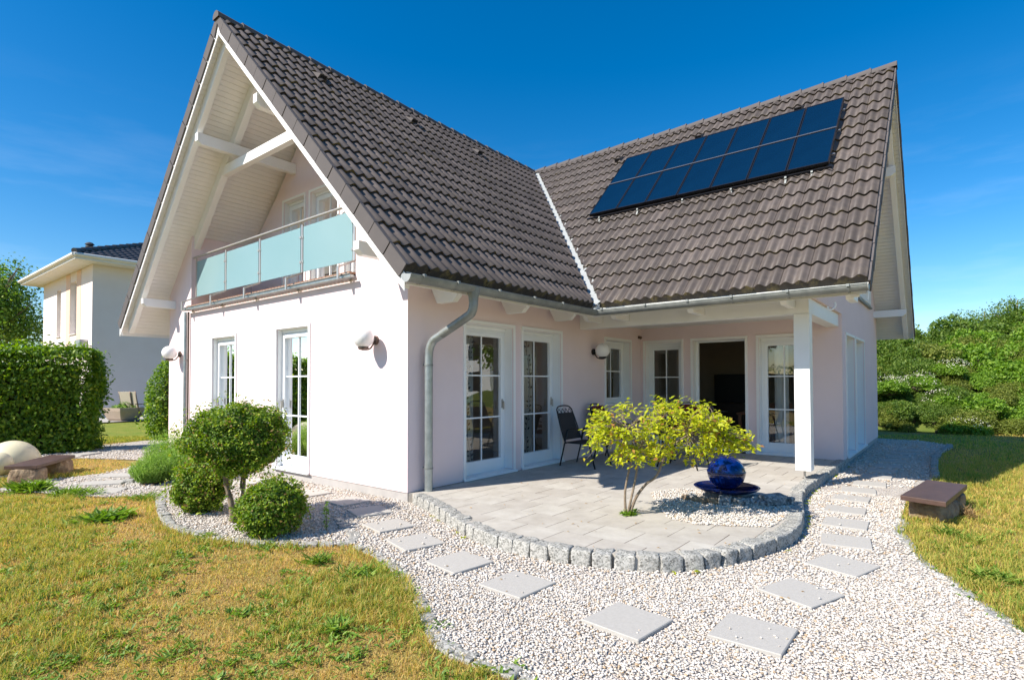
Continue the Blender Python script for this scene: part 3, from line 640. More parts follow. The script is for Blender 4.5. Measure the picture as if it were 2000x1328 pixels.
# windows and doors ------------------------------------------------------
def window(TR,o,name,bars,mid=True,label=None,handle=None,d=.17,fr=.075,panel=True,surround=.05,sash=True,sill=True,roller=True,dark=None):
    a0,a1,z0,z1=o; mb=MB()
    def bx(m,A0,A1,D0,D1,Z0,Z1):
        P=[TR(a,dd,z) for a in (A0,A1) for dd in (D0,D1) for z in (Z0,Z1)]
        xs=[p[0] for p in P];ys=[p[1] for p in P];zz=[p[2] for p in P]; m.box(min(xs),min(ys),min(zz),max(xs),max(ys),max(zz))
    e=.0015; zt=z1-(.06 if roller else 0)
    f=fr; zb=z0+e
    bx(mb,a0+e,a0+f,d,d+.07,zb,zt); bx(mb,a1-f,a1-e,d,d+.07,zb,zt); bx(mb,a0+f,a1-f,d,d+.07,zt-f*.75,zt); bx(mb,a0+f,a1-f,d,d+.07,zb,zb+(.05 if panel else f))
    fo=mb.build(name,M['upvc'],H,bevel=.006)
    if label: tag(fo,label)
    ga0,ga1,gz1=a0+f,a1-f,zt-f*.75; gz0=zb+(.05 if panel else f)
    if sash:
        s=MB(); w=.045; pb=.15 if panel else w
        bx(s,ga0-.008,ga0+w,d-.018,d+.045,gz0,gz1); bx(s,ga1-w,ga1+.008,d-.018,d+.045,gz0,gz1); bx(s,ga0+w,ga1-w,d-.018,d+.045,gz1-w,gz1+.008); bx(s,ga0+w,ga1-w,d-.018,d+.045,gz0,gz0+pb)
        s.build('sash',M['upvc'],fo,bevel=.005)
        ga0+=w; ga1-=w; gz1-=w; gz0+=pb
        p=MB(); p.add([TR(ga0,d+.03,gz0),TR(ga1,d+.03,gz0),TR(ga1,d+.03,gz1),TR(ga0,d+.03,gz1)],[(0,1,2,3)]); p.build('pane',M['glass'],fo)
        b=MB(); gm=(ga0+ga1)/2; g=.011
        if mid: bx(b,gm-g,gm+g,d+.012,d+.026,gz0,gz1)
        last=gz0
        for zz in bars:
            if mid: bx(b,ga0,gm-g,d+.012,d+.026,zz-g,zz+g); bx(b,gm+g,ga1,d+.012,d+.026,zz-g,zz+g)
            else: bx(b,ga0,ga1,d+.012,d+.026,zz-g,zz+g)
        if mid or bars: b.build('glazing_bars',M['upvc'],fo)
        if handle:
            h=MB(); ha=ga0-.025 if handle<0 else ga1+.025
            bx(h,ha-.014,ha+.014,d-.030,d-.018,1.02 if z0<.5 else 1.6,1.16 if z0<.5 else 1.74); bx(h,ha-.011,ha+.011,d-.062,d-.044,1.0 if z0<.5 else 1.55,1.13 if z0<.5 else 1.70); bx(h,ha-.008,ha+.008,d-.044,d-.030,1.10 if z0<.5 else 1.66,1.125 if z0<.5 else 1.685)
            h.build('handle',M['steel'],fo)
    if surround:
        s=MB(); w=surround; q=.018; bot=z0 if z0<.5 else z0-.03
        bx(s,a0-w,a0-e,-q,.012,bot,z1+w); bx(s,a1+e,a1+w,-q,.012,bot,z1+w); bx(s,a0-e,a1+e,-q,.012,z1+e,z1+w)
        # white reveal lining
        bx(s,a0+e,a0+.008,.013,d,bot+.02,z1-.01); bx(s,a1-.008,a1-e,.013,d,bot+.02,z1-.01); bx(s,a0+.008,a1-.008,.013,d,z1-.01,z1-e)
        s.build('surround',M['white'],fo)
    if roller:
        s=MB(); bx(s,a0+.009,a1-.009,d-.02,d+.06,zt+.001,z1-.011); s.build('roller_box',M['upvc'],fo)
    if sill:
        s=MB(); bx(s,a0-surround-.01,a1+surround+.01,-.05,-.019,z0-.028,z0+.004); bx(s,a0+.009,a1-.009,-.0185,d-.001,z0-.02,z0+.010); s.build('sill',M['upvc'],fo,bevel=.004)
    return fo
B3=(1.535,.885)
window(TG,opG[0],'window',B3,label='tall front window nearest the downpipe',handle=1,d=.10,fr=.05)
window(TG,opG[1],'window',B3,label='tall front window nearer the house corner',handle=1,d=.10,fr=.05)
window(TS,opS[0],'patio_door',B3,label='glazed terrace door beside the zinc downpipe',handle=1)
window(TS,opS[1],'patio_door',B3,label='glazed terrace door beside the black chair',handle=1)
window(TS,opS[2],'window',(1.66,),label='small square paned window under the porch',panel=False,handle=None)
window(TM,opM[0],'patio_door',B3,label='narrow glazed door in the porch corner')
window(TM,opM[1],'doorway',(),label='open terrace doorway with dark room behind',sash=False,sill=False,roller=False,fr=.05)
window(TM,opM[2],'patio_door',B3,label='glazed door behind the white porch post')
window(TE,opE[0],'window',(),mid=False,label='tall end wall window nearest the porch',roller=True)
window(TE,opE[1],'window',(),mid=False,label='tall end wall window farther from the porch')
for q,o in enumerate(opL):
    window(TL,o,'balcony_door',(4.55,3.9),label=['balcony door on the left','balcony door in the middle','balcony door on the right'][q],panel=True,surround=.05,sill=False,d=.12)
# upper window of the end wall, a box of white shutters
mb=MB(); mb.box(8.75,-YW-.02,3.20,10.95,-YW-.001,4.6); uo=mb.build('upper_window',M['upvc'],H)
s=MB()
for x in (8.80,9.35,9.88,10.42): s.box(x,-YW-.045,3.24,x+.50,-YW-.021,4.5)
s.build('shutter',M['upvc'],uo,bevel=.006); MB().box(8.70,-YW-.06,3.16,11.0,-YW-.001,3.198).build('sill',M['zinc'],uo)
MB().tube(bez([(3.45,-4.35,2.46),(3.45,-4.35,2.40),(3.45,-4.31,2.365),(3.45,-4.27,2.385),(3.45,-4.265,2.41)],5),.010,8).build('hook',M['upvc'],H)
# roof vents
def vent(p,n,d):
    mb=MB(); p=Vector(p); n=Vector(n); d=Vector(d).normalized(); s=n.cross(d)
    a=[p-s*.10,p+s*.10,p+s*.10-d*.02+n*.09,p-s*.10-d*.02+n*.09]; mb.prism(a,-d*0+(-n*.0)+d*-.0001)
    mb=MB(); low=p+d*.12; 
    mb.add([low-s*.09,low+s*.09,low+s*.07+n*.095,low-s*.07+n*.095,p-d*.14-s*.09,p-d*.14+s*.09],[(0,1,2,3),(3,2,5,4),(0,3,4),(1,5,2)])
    o=mb.build('roof_vent',M['verge'],H)
    k=MB(); k.prism([low-s*.06+d*.004+n*.03,low+s*.06+d*.004+n*.03,low+s*.055+d*.004+n*.08,low-s*.055+d*.004+n*.08],d*.004); k.build('vent_grille',M['blackmetal'],o)
for x in (.77,2.92,4.97):
    y=3.36; vent((x,y-.03,zf(x,y-.03)+.05),nf,(0,-1,-T))
for y in (.86,-1.15,-3.17):
    x=7.50; vent((x,y,zm(x,y)+.05),nm,(-1,0,-T))
# ------------------------------------------------------------------ things fixed on the house
# solar collectors: 7 x 2 on rails
tp=lambda y,x,h: Vector((x,y,zm(x,0)))+Vector(nm)*h
cols=[.515-.6447*k for k in range(8)]; xr=[5.535,6.425,7.305]
ord_=['first','second','third','fourth','fifth','sixth','seventh']
for r_ in (1,0):
    for k in range(7):
        y1,y0=cols[k]-.006,cols[k+1]+.006; x0,x1=xr[r_]+.006,xr[r_+1]-.006
        cen=tp((y0+y1)/2,(x0+x1)/2,.10)
        p=thing('solar_panel','dark blue solar panel, %s from the valley in the %s row on the long roof'%(ord_[k],'upper' if r_ else 'lower'),'solar panel',cen,0,'solar panels in two rows on the roof')
        mb=MB(); q=lambda y,x,h: tp(y,x,h)-cen
        w=.018
        for (ya,yb,xa,xb) in ((y0,y1,x0,x0+w),(y0,y1,x1-w,x1),(y0,y0+w,x0+w,x1-w),(y1-w,y1,x0+w,x1-w)):
            mb.prism([q(ya,xa,.10),q(yb,xa,.10),q(yb,xb,.10),q(ya,xb,.10)],Vector(nm)*.055)
        mb.build('panel_frame',M['solarframe'],p)
        mb=MB(); mb.prism([q(y0+w,x0+w,.135),q(y1-w,x0+w,.135),q(y1-w,x1-w,.135),q(y0+w,x1-w,.135)],Vector(nm)*.013); mb.build('panel_glass',M['solar'],p)
mr=thing('mounting_rack','aluminium rack of rails carrying the solar panels on the tiles','solar rack',tp(-1.7,6.4,.03))
c0=tp(-1.7,6.4,.03)
for x in (5.50,5.80,6.415,7.0):
    mb=MB(); mb.bar(tp(.56,x,.085)-c0,tp(-4.04,x,.085)-c0,.035,.028,nm); mb.build('rail',M['solarframe'] if x<5.6 else M['railgrey'],mr)
mb=MB(); mb.bar(tp(-.0,6.425,.158)-c0+Vector((0,.515,0)),tp(-3.99,6.425,.158)-c0,.02,.006,nm); mb.build('cover_strip',M['railgrey'],mr)
for y in (.25,-.62,-1.55,-2.45,-3.35,-3.75):
    mb=MB(); mb.bar(tp(y,5.40,.03)-c0,tp(y,5.52,.08)-c0,.03,.012,nm); b=tp(y,5.475,.085)-c0; mb.box(b.x-.018,b.y-.016,b.z-.014,b.x+.014,b.y+.016,b.z+.014); mb.build('roof_hook',M['zinc'],mr)

# balcony railing
rail=thing('balcony_railing','steel balcony railing with four frosted mint glass panels under the front gable','railing',(0,0,2.9))
RZ=-2.9; py=[1.257,2.667,4.057,5.386,6.728]
MB().tube([(.05,1.10,4.035+RZ),(.05,6.83,4.035+RZ)],.022,12).build('handrail',M['steel'],rail,smooth=True,auto=50)
for y in py:
    mb=MB(); mb.box(.058,y-.022,3.20+RZ,.074,y+.022,3.985+RZ); mb.tube([(.066,y,3.985+RZ),(.052,y,4.02+RZ)],.008,8)
    po=mb.build('post',M['steel'],rail)
    mb=MB(); mb.bar((.074,y,3.205+RZ),(-.205,y,3.075+RZ),.044,.026); mb.box(-.218,y-.022,2.895+RZ,-.203,y+.022,3.082+RZ); mb.bar((-.205,y,2.902+RZ),(-.001,y,2.925+RZ),.044,.014); mb.box(-.008,y-.03,2.90+RZ,-.0005,y+.03,2.955+RZ)
    mb.build('bracket',M['steel'],po)
for a,b in zip(py[:-1],py[1:]):
    p=MB().box(.060,a+.045,3.215+RZ,.070,b-.045,3.945+RZ).build('glass_panel',M['frost'],rail)
    for y,sg in ((a+.03,1),(b-.03,-1)):
        for z in (3.38,3.78):
            MB().box(.048,y-.02*1,z-.02+RZ,.082,y+.028*sg if sg>0 else y+.02,z+.02+RZ).build('clamp',M['steel'],p,bevel=.004)
# globe wall lamps
def lamp(loc,rz,label,loc3=False):
    l=thing('wall_lamp',label,'wall lamp',loc,rz,'globe wall lamps on the house')
    met=M['blackmetal'] if loc3 else M['bronze']
    # local: -x is away from the wall
    MB().tube([(-.001,0,0),(-.03,0,0)],.062,20).build('wall_plate',met,l,smooth=True,auto=40)
    MB().tube(bez([(-.03,0,-.01),(-.055,0,-.06),(-.10,0,-.115),(-.16,0,-.135),(-.235,0,-.138)],5),.011,10).lathe([(.0005,-.142),(.05,-.140),(.072,-.118),(.072,-.10),(.05,-.112)],(-.215,0,0),20).build('arm',met,l,smooth=True,auto=40)
    MB().sphere((-.215,0,.025),.142,32,20).build('globe',M['lampwhite'],l,smooth=True)
lamp((0,.655,2.01),0,'white globe wall lamp on the sunlit gable between window and house corner')
lamp((0,7.33,2.04),0,'white globe wall lamp at the far left edge of the gable wall')
lamp((4.70,0,2.02),math.pi/2,'shaded globe wall lamp beside the small porch window',True)
ms=MB().sphere((6.70,-.05,2.42),.035,14,10).box(6.67,-.03,2.40,6.73,-.001,2.46).build('motion_sensor',M['bronze'],None,smooth=True,auto=40); tag(ms,'small brown sensor high in the porch corner','sensor')

# curtains behind the glass
def curtain(TR,a0,a1,d,z0,z1,label,vine=True,seed=1,m='curtain'):
    rng=random.Random(seed); mb=MB(); n=int((a1-a0)/.02); P=[]
    for i in range(n+1):
        a=a0+(a1-a0)*i/n; P.append((a,d+.018*math.sin(a*48)+.006*math.sin(a*131)))
    vs=[TR(a,dd,z) for z in (z0,z1) for a,dd in P]; mb.add(vs,[(i,i+1,n+2+i,n+1+i) for i in range(n)])
    o=mb.build('curtain',M[m],None,smooth=True); tag(o,label,'curtain',kind=None)
    if vine:
        v=MB(); c=(a0+a1)/2; z=z0+.05; ph=rng.random()*6
        st=[TR(c+.05*math.sin(t*3.1+ph)+.02*math.sin(t*9),d-.03,z0+t) for t in np.linspace(.05,z1-z0-.02,40)]
        v.tube(st,.003,5)
        for t in np.linspace(.1,z1-z0-.06,30):
            a=c+.05*math.sin(t*3.1+ph)
            for sg in (-1,1):
                if rng.random()<.25: continue
                L=rng.uniform(.045,.085); an=rng.uniform(.2,1.0); w=L*.28
                dx,dz=math.cos(an)*sg,math.sin(an); bx,bz=a+dx*.015,z0+t
                tip=(bx+dx*L,bz+dz*L); mid=(bx+dx*L*.5,bz+dz*L*.5)
                v.add([TR(bx,d-.031,bz),TR(mid[0]-dz*w,d-.031,mid[1]+dx*w),TR(tip[0],d-.031,tip[1]),TR(mid[0]+dz*w,d-.031,mid[1]-dx*w)],[(0,1,2,3)])
        v.build('vine_print',M['ink'],o)
curtain(TS,1.33,1.62,.34,.03,2.5,'sheer curtain with dark leaf print behind the terrace door by the downpipe',True,3)
curtain(TS,2.80,3.18,.34,.03,2.5,'sheer curtain with dark leaf print behind the terrace door by the black chair',True,5)
curtain(TG,2.40,2.60,.30,.03,2.5,'pale curtain with leaf print behind the front window near the corner',True,8)
curtain(TG,5.66,5.80,.30,.03,2.5,'plain sheer curtain behind the front window near the downpipe',False,9)
curtain(TM,-2.98,-2.72,.34,.03,2.5,'plain sheer curtain behind the door next to the porch post',False,12)

# indoor furniture seen through the open doorway
sb=thing('display_cabinet','dark tall cabinet with a television inside the open doorway','cabinet',(10.6,-.95,.012))
MB().box(-.28,-.55,.06,.28,.55,.85).build('base_unit',M['darkwood'],sb,bevel=.01); MB().box(-.28,-.50,.87,-.18,.50,1.62).build('screen',M['blackmetal'],sb,bevel=.01)
for z in (.38,.62): MB().box(-.30,.15,z,-.282,.35,z+.02).build('drawer_handle',M['steel'],sb)
it=thing('dining_table','warm brown wooden table inside the open doorway','table',(8.4,-2.15,.012))
MB().box(-.5,-.4,.70,.5,.4,.74).build('tabletop',M['tablewood'],it,bevel=.008)
for x in (-.44,.44):
    for y in (-.34,.34): MB().box(x-.03,y-.03,0,x+.03,y+.03,.70).build('leg',M['tablewood'],it)
def wood_chair(loc,rz,label):
    c=thing('wooden_chair',label,'chair',loc,rz)
    MB().box(-.22,-.21,.43,.22,.21,.47).build('seat',M['tablewood'],c,bevel=.01)
    MB().box(-.20,.19,.62,.20,.22,.98).build('backrest',M['tablewood'],c,bevel=.01)
    for x in (-.19,.19):
        MB().bar((x,-.18,.43),(x,-.19,0),.04,.04,(0,1,0)).build('leg',M['tablewood'],c); MB().bar((x,.205,.98),(x,.22,0),.04,.035,(0,1,0)).build('leg',M['tablewood'],c)
wood_chair((7.75,-2.75,.012),math.pi/2,'brown wooden chair indoors behind the glazed door by the post')

# ------------------------------------------------------------------ ground, gravel, terrace
GG=-.13
def sheet(name,poly,z,m,kind='structure',parent=None):
    bm=bmesh.new(); vs=[bm.verts.new((x,y,z)) for x,y in poly]; f=bm.faces.new(vs); bm.normal_update()
    if f.normal.z<0: f.normal_flip()
    bmesh.ops.triangulate(bm,faces=[f]); me=bpy.data.meshes.new(name); bm.to_mesh(me); bm.free(); me.materials.append(m)
    o=bpy.data.objects.new(name,me); col.objects.link(o); o.parent=parent
    if kind: o['kind']=kind
    return o
sheet('ground',[(-400,-400),(400,-400),(400,400),(-400,400)],GG,M['ground'])
CURB=[(-.02,-.10),(-.27,-.76),(-.53,-1.30),(-.74,-1.80),(-.81,-2.08),(-.84,-2.40),(-.82,-2.75),(-.75,-3.09),(-.66,-3.32),(-.56,-3.53),(-.44,-3.72),(-.25,-3.90),(-.03,-4.03),(.20,-4.13),(.45,-4.21),(.72,-4.28),(1.0,-4.33),(1.40,-4.33),(2.0,-4.24),(2.6,-4.11),(3.2,-4.00),(3.74,-3.96),(4.87,-3.97),(6.0,-3.975),(6.85,-3.98)]
GRAVEL=[(13.3,-3.8),(13.2,-4.86),(12.4,-5.37),(11.83,-5.42),(10.6,-5.27),(9.15,-5.2),(7.48,-5.23),(5.98,-5.25),(3.99,-5.03),(2.62,-5.06),(2.23,-5.04),(1.82,-5.16),(1.11,-5.30),(.8,-5.47),(.28,-5.67),(.04,-5.79),(-.17,-5.88),(-1.0,-6.4),(-2.2,-7.4),(-3.2,-7.4),(-2.9,-5.2),(-2.52,-4.3),(-2.42,-3.9),(-2.44,-3.5),(-2.46,-3.32),(-2.42,-3.12),(-2.30,-2.93),(-2.04,-2.5),(-1.79,-2.02),(-1.60,-1.48),(-1.56,-1.03),(-1.72,-.84),(-1.9,-.68),(-2.03,-.45),(-2.16,-.21),(-2.27,.07),(-2.35,.47),(-2.40,.89),(-2.40,1.16),(-2.21,1.87),(-1.88,2.92),(-2.09,3.25),(-2.34,3.46),(-2.51,3.88),(-2.72,4.34),(-2.9,4.75),(-3.3,5.3),(-2.6,5.9),(-2.30,5.82),(-2.09,5.86),(-1.71,5.9),(-1.17,6.35),(-.75,6.85),(-.79,7.39),(-1.07,7.95),(-1.43,8.62),(-3.0,9.3),(-4.5,9.6),(-4.5,10.3),(-2.3,10.4),(-1.5,10.2),(-.46,10.95),(.62,11.5),(2.5,11.6),(2.5,7.8),(.1,7.8),(.1,.1),(6.9,-3.8)]
sheet('gravel_path',GRAVEL,-.117,M['gravel'])
terr=[(.0,-.02)]+[(x+.06 if i<9 else x,y+.05) for i,(x,y) in enumerate(CURB)]+[(6.81,-3.8),(6.81,0)]
tb=MB(); tb.prism([(x,y,-.14) for x,y in terr],(0,0,.138)); to=tb.build('terrace',M['terrace']); to['kind']='structure'
sheet('lawn',[(-1.4,11.6),(.62,11.65),(3.0,11.8),(6,13),(6,20.1),(-6,20.1),(-6,11.2)],GG+.006,M['greenlawn'])
sheet('neighbour_patio',[(-2,20.15),(9,20.15),(9,23.7),(-2,23.7)],GG+.05,M['concrete'])

def inpoly(P,poly):
    x,y=P[:,0],P[:,1]; c=np.zeros(len(P),bool); n=len(poly); j=n-1
    for i in range(n):
        xi,yi=poly[i]; xj,yj=poly[j]
        k=((yi>y)!=(yj>y)) & (x<(xj-xi)*(y-yi)/((yj-yi)+1e-12)+xi); c^=k; j=i
    return c
def visible(P,margin=60,z=-.1):
    d=np.column_stack([P[:,0],P[:,1],np.full(len(P),z)])-CAM; dep=d@_fw
    px=PPX+FPX*(d@_r2)/np.maximum(dep,1e-3); py_=PPY-FPX*(d@_u2)/np.maximum(dep,1e-3)
    return (dep>.3)&(px>-margin)&(px<2000+margin)&(py_<1328+margin), dep

# rough granite setts ----------------------------------------------------
def rock_bm(sx_,sy_,sz_,seed,rough=.10,sub=2,boxy=.6):
    rng=np.random.default_rng(seed); bm=bmesh.new(); bmesh.ops.create_icosphere(bm,subdivisions=sub,radius=1)
    fr=rng.normal(0,1,(5,3)); ph=rng.uniform(0,6,5)
    for v in bm.verts:
        p=np.array(v.co); q=np.sign(p)*np.abs(p)**(1-boxy); q=q/max(np.max(np.abs(q)),1e-6)*( .5+.5*np.max(np.abs(p))) if boxy>.3 else p
        q=q*(1+rough*sum(math.sin(3*fr[i]@p+ph[i]) for i in range(5))/2.2+rng.normal(0,rough*.22))
        v.co=Vector((q[0]*sx_,q[1]*sy_,q[2]*sz_))
    return bm
def rock(name,s,seed,m,parent=None,loc=(0,0,0),rz=0,rough=.1,sub=2,boxy=.6,smooth=False):
    bm=rock_bm(*s,seed,rough,sub,boxy); me=bpy.data.meshes.new(name); bm.to_mesh(me); bm.free(); me.materials.append(m)
    o=bpy.data.objects.new(name,me); col.objects.link(o); o.parent=parent; o.location=loc; o.rotation_euler=(0,0,rz)
    if smooth: me.polygons.foreach_set('use_smooth',[True]*len(me.polygons)); me.set_sharp_from_angle(angle=R(38))
    return o
def sett(s_,seed,parent,loc,rz):
    rng=np.random.default_rng(seed); bm=bmesh.new(); bmesh.ops.create_cube(bm,size=2); bmesh.ops.bevel(bm,geom=bm.edges[:],offset=.16,segments=2,profile=.55,affect='EDGES'); bmesh.ops.subdivide_edges(bm,edges=[e for e in bm.edges if e.calc_length()>.8],cuts=4,use_grid_fill=True)
    fr=rng.normal(0,1,(5,3)); ph=rng.uniform(0,6,5); tap=rng.uniform(-.06,.10)
    for v in bm.verts:
        p=np.array(v.co); k=1+.030*sum(math.sin(2.2*fr[i]@p+ph[i]) for i in range(5))+rng.normal(0,.012); q=p*k; q[0]*=1+tap*p[2]; q[1]*=1-.06*p[2]
        v.co=Vector((q[0]*s_[0],q[1]*s_[1],q[2]*s_[2]))
    me=bpy.data.meshes.new('sett'); bm.to_mesh(me); bm.free(); me.materials.append(M['granite']); me.polygons.foreach_set('use_smooth',[True]*len(me.polygons)); me.set_sharp_from_angle(angle=R(42))
    o=bpy.data.objects.new('sett',me); col.objects.link(o); o.parent=parent; o.location=loc; o.rotation_euler=(0,0,rz); return o
def resample(pts,step):
    out=[]; pts=[Vector((p[0],p[1],0)) for p in pts]; acc=0; nxt=step/2
    for a,b in zip(pts[:-1],pts[1:]):
        L=(b-a).length; d=(b-a)/L if L>0 else None
        while nxt<=acc+L: out.append((a+d*(nxt-acc),math.atan2(d.y,d.x))); nxt+=step
        acc+=L
    return out
def kerb(name,label,pts,step,w,h,top,seed,inset):
    k=thing(name,label,'stone kerb',(pts[0][0],pts[0][1],0)); b=Vector((pts[0][0],pts[0][1],0)); rr=random.Random(seed)
    for i,(p,an) in enumerate(resample(pts,step)):
        n=Vector((-math.sin(an),math.cos(an),0))
        L=step*rr.uniform(.41,.475)
        sett((L,w/2*rr.uniform(.94,1.05),h/2),seed*100+i,k,p-b+n*inset+Vector((0,0,top-h/2+rr.uniform(-.006,.004))),an+rr.uniform(-.05,.05))
    return k
kerb('granite_kerb','rough grey granite block kerb around the curved terrace edge',CURB,.190,.17,.21,.010,3,.085)
BED=[(-1.86,2.92),(-2.03,2.4),(-2.19,1.87),(-2.36,1.16),(-2.36,.89),(-2.31,.47),(-2.23,.07),(-2.12,-.21),(-1.99,-.45),(-1.86,-.68),(-1.70,-.84),(-1.52,-.98),(-1.36,-.78),(-1.27,-.51),(-1.16,-.25),(-1.05,-.02)]
kerb('bed_edging','flat grey stone edging around the gravel bed of the boxwoods',BED,.17,.11,.14,-.098,5,.0)
LAWNE=[(-1.56,-1.10),(-1.60,-1.48),(-1.79,-2.02),(-2.04,-2.5),(-2.30,-2.93),(-2.42,-3.12),(-2.46,-3.32),(-2.44,-3.5),(-2.42,-3.9),(-2.52,-4.3)]
kerb('lawn_edging','irregular grey stone edging between dry front lawn and gravel',LAWNE,.15,.11,.14,-.108,7,.0)
REDGE=[(-.17,-5.86),(.04,-5.79),(.28,-5.68),(.8,-5.47),(1.11,-5.32),(1.82,-5.16),(2.23,-5.06),(2.62,-5.08),(2.95,-5.02)]
kerb('lawn_edging','pale stone edging between gravel and the sunny lawn on the right',REDGE,.2,.11,.14,-.108,9,.0)
REDG2=[(6.3,-5.28),(7.48,-5.23),(9.15,-5.2),(10.6,-5.27),(11.83,-5.42),(12.4,-5.40)]
kerb('lawn_edging','shaded stone edging of the lawn beside the house end wall',REDG2,.3,.12,.14,-.07,13,.0)
kerb('bed_edging','short row of grey stones in front of the lavender bed',[(-1.80,4.60),(-1.62,4.36),(-1.36,3.98),(-1.10,3.66)],.2,.11,.16,-.07,11,.0)
tag(sheet('soil_bed',[(-1.76,4.62),(-1.30,3.98),(-1.06,3.68),(-.62,4.2),(-.70,5.3),(-1.35,5.5)],-.10,M['soil']),None,None,None,'structure')

# stepping slabs ---------------------------------------------------------
SL=[]
def step_slab(x,y,rz,label,sx_=.42,sy_=.42):
    bm=bmesh.new(); bmesh.ops.create_cube(bm,size=1); bmesh.ops.scale(bm,vec=(sx_,sy_,.05),verts=bm.verts); bmesh.ops.bevel(bm,geom=bm.edges[:],offset=.005,segments=1,affect='EDGES')
    me=bpy.data.meshes.new('stepping_slab'); bm.to_mesh(me); bm.free(); me.materials.append(M['concrete'])
    o=bpy.data.objects.new('stepping_slab',me); col.objects.link(o); o.location=(x,y,-.123+.006*random.random()); o.rotation_euler=(R(random.uniform(-.8,.8)),R(random.uniform(-.8,.8)),rz)
    tag(o,label,'paving slab','stepping slabs laid in the gravel'); SL.append((x,y,rz,max(sx_,sy_)))
nth=['nearest','second','third','fourth','fifth','sixth','seventh','eighth','ninth','tenth','eleventh','twelfth','thirteenth','fourteenth','fifteenth','sixteenth']
right=[(-1.17,-4.57,.0),(-.27,-4.65,-.35),(.61,-4.79,-.3),(1.42,-4.71,.15),(2.20,-4.60,.05),(2.93,-4.50,.06),(3.72,-4.46,.02),(4.42,-4.46,.12),(5.11,-4.52,.08),(5.9,-4.53,.03),(6.68,-4.54,.03),(7.36,-4.56,0),(8.20,-4.57,0),(9.01,-4.6,0),(9.66,-4.65,0),(10.38,-4.7,0)]
for i,(x,y,r_) in enumerate(right):
    step_slab(x,y,r_,'grey stepping slab, %s to the camera in the row curving right past the terrace to the end wall'%nth[i] if i<9 else 'shaded stepping slab, %s from the camera in the row beside the end wall'%nth[i])
left=[(-1.49,-3.89,-.1),(-1.42,-2.93,-.05),(-1.32,-2.22,-.15),(-1.16,-1.48,-.25),(-.93,-.79,-.2),(-.65,-.08,-.3),(-.48,.61,-.05),(-.50,1.45,0),(-.47,2.25,.05),(-.50,3.0,.05)]
for i,(x,y,r_) in enumerate(left):
    step_slab(x,y,r_,'grey stepping slab, %s to the camera in the row running left along the terrace kerb and gable'%nth[i] if i else 'grey stepping slab in the foreground left of the nearest slab of the right row')
for i,(x,y,r_) in enumerate([(-2.28,3.99,.9),(-2.02,4.75,.9),(-1.62,5.38,.8)]):
    step_slab(x,y,r_,'long grey slab in the gravel between bench and lavender, %s to the camera'%nth[i],.36,.62)
for i,(x,y) in enumerate([(-1.2,9.2),(-.4,9.6),(.5,9.9)]):
    step_slab(x,y,.5,'grey slab in the far gravel path before the hedges, %s from the left'%['first','second','third'][i],.5,.4)

# loose gravel -----------------------------------------------------------
def stones(name,label_kind,polyfn,n,rad,seed,zb=-.115,bounds=(-3,1,-6.5,3)):
    rng=np.random.default_rng(seed); P=np.column_stack([rng.uniform(bounds[0],bounds[1],n),rng.uniform(bounds[2],bounds[3],n)])
    ok=polyfn(P); up=np.zeros(n,bool)
    for (x,y,rz,sz_) in SL:
        dx,dy=P[:,0]-x,P[:,1]-y; c,s=math.cos(-rz),math.sin(-rz); a=np.abs(dx*c-dy*s); b=np.abs(dx*s+dy*c)
        ins=(a<.215)&(b<(.215 if sz_<.5 else .31)); st_=(rng.random(n)<.010)&(a<.20)&(b<.20); ok&=~ins|st_; up|=ins&st_
    P=P[ok]; up=up[ok]; n=len(P)
    bm=bmesh.new(); bmesh.ops.create_icosphere(bm,subdivisions=1,radius=1); iv=np.array([v.co[:] for v in bm.verts]); fc=np.array([[v.index for v in f.verts] for f in bm.faces]); bm.free()
    r=rad*rng.uniform(.55,1.35,(n,1,1)); S=rng.uniform(.6,1.25,(n,1,3))*np.array([1,1,.56]); J=1+rng.normal(0,.16,(n,12,1))
    V=iv[None]*S*J*r
    a=rng.uniform(0,6.28,n); ca,sa=np.cos(a)[:,None],np.sin(a)[:,None]
    V=np.stack([V[:,:,0]*ca-V[:,:,1]*sa,V[:,:,0]*sa+V[:,:,1]*ca,V[:,:,2]],2)
    V[:,:,2]+=.021*up[:,None]; V[:,:,0]+=P[:,0,None]; V[:,:,1]+=P[:,1,None]; V[:,:,2]+=zb+.25*r[:,:,0]+rng.uniform(0,.4,(n,1))*r[:,:,0]
    F=(fc[None]+12*np.arange(n)[:,None,None]).reshape(-1,3)
    o=np_mesh(name,V.reshape(-1,3),F,M['stone'],None,{'tint':np.repeat(np.clip(rng.beta(1.6,1.2,n),0,1),12)}); o['kind']='stuff'; return o
def gfun(dmin,dmax):
    terrp=[(0,0)]+CURB+[(7,0)]
    def f(P):
        v,d=visible(P); return v&(d>=dmin)&(d<dmax)&inpoly(P,GRAVEL)&~inpoly(P,terrp)&~((P[:,0]>0)&(P[:,1]>-.0))&~((P[:,0]>XW)&(P[:,1]>-YW))
    return f
stones('gravel_stones',None,gfun(.8,4.4),210000,.0082,21,bounds=(-3.2,2.2,-6.6,1.5))
stones('gravel_stones',None,gfun(4.4,8.0),130000,.0112,22,bounds=(-3.2,4.2,-5.6,6))
stones('gravel_stones',None,gfun(8.0,17),60000,.017,23,bounds=(-4.2,13.2,-5.6,11.6))
FBED=[(1.97,-2.46),(2.42,-2.62),(2.75,-3.3),(2.55,-3.95),(2.30,-4.06),(1.55,-4.14),(1.10,-4.12),(.92,-3.85),(.74,-3.5),(.82,-3.18),(1.45,-2.75)]
stones('gravel_stones',None,lambda P: inpoly(P,FBED),12000,.011,24,zb=.002,bounds=(.6,2.9,-4.3,-2.3))

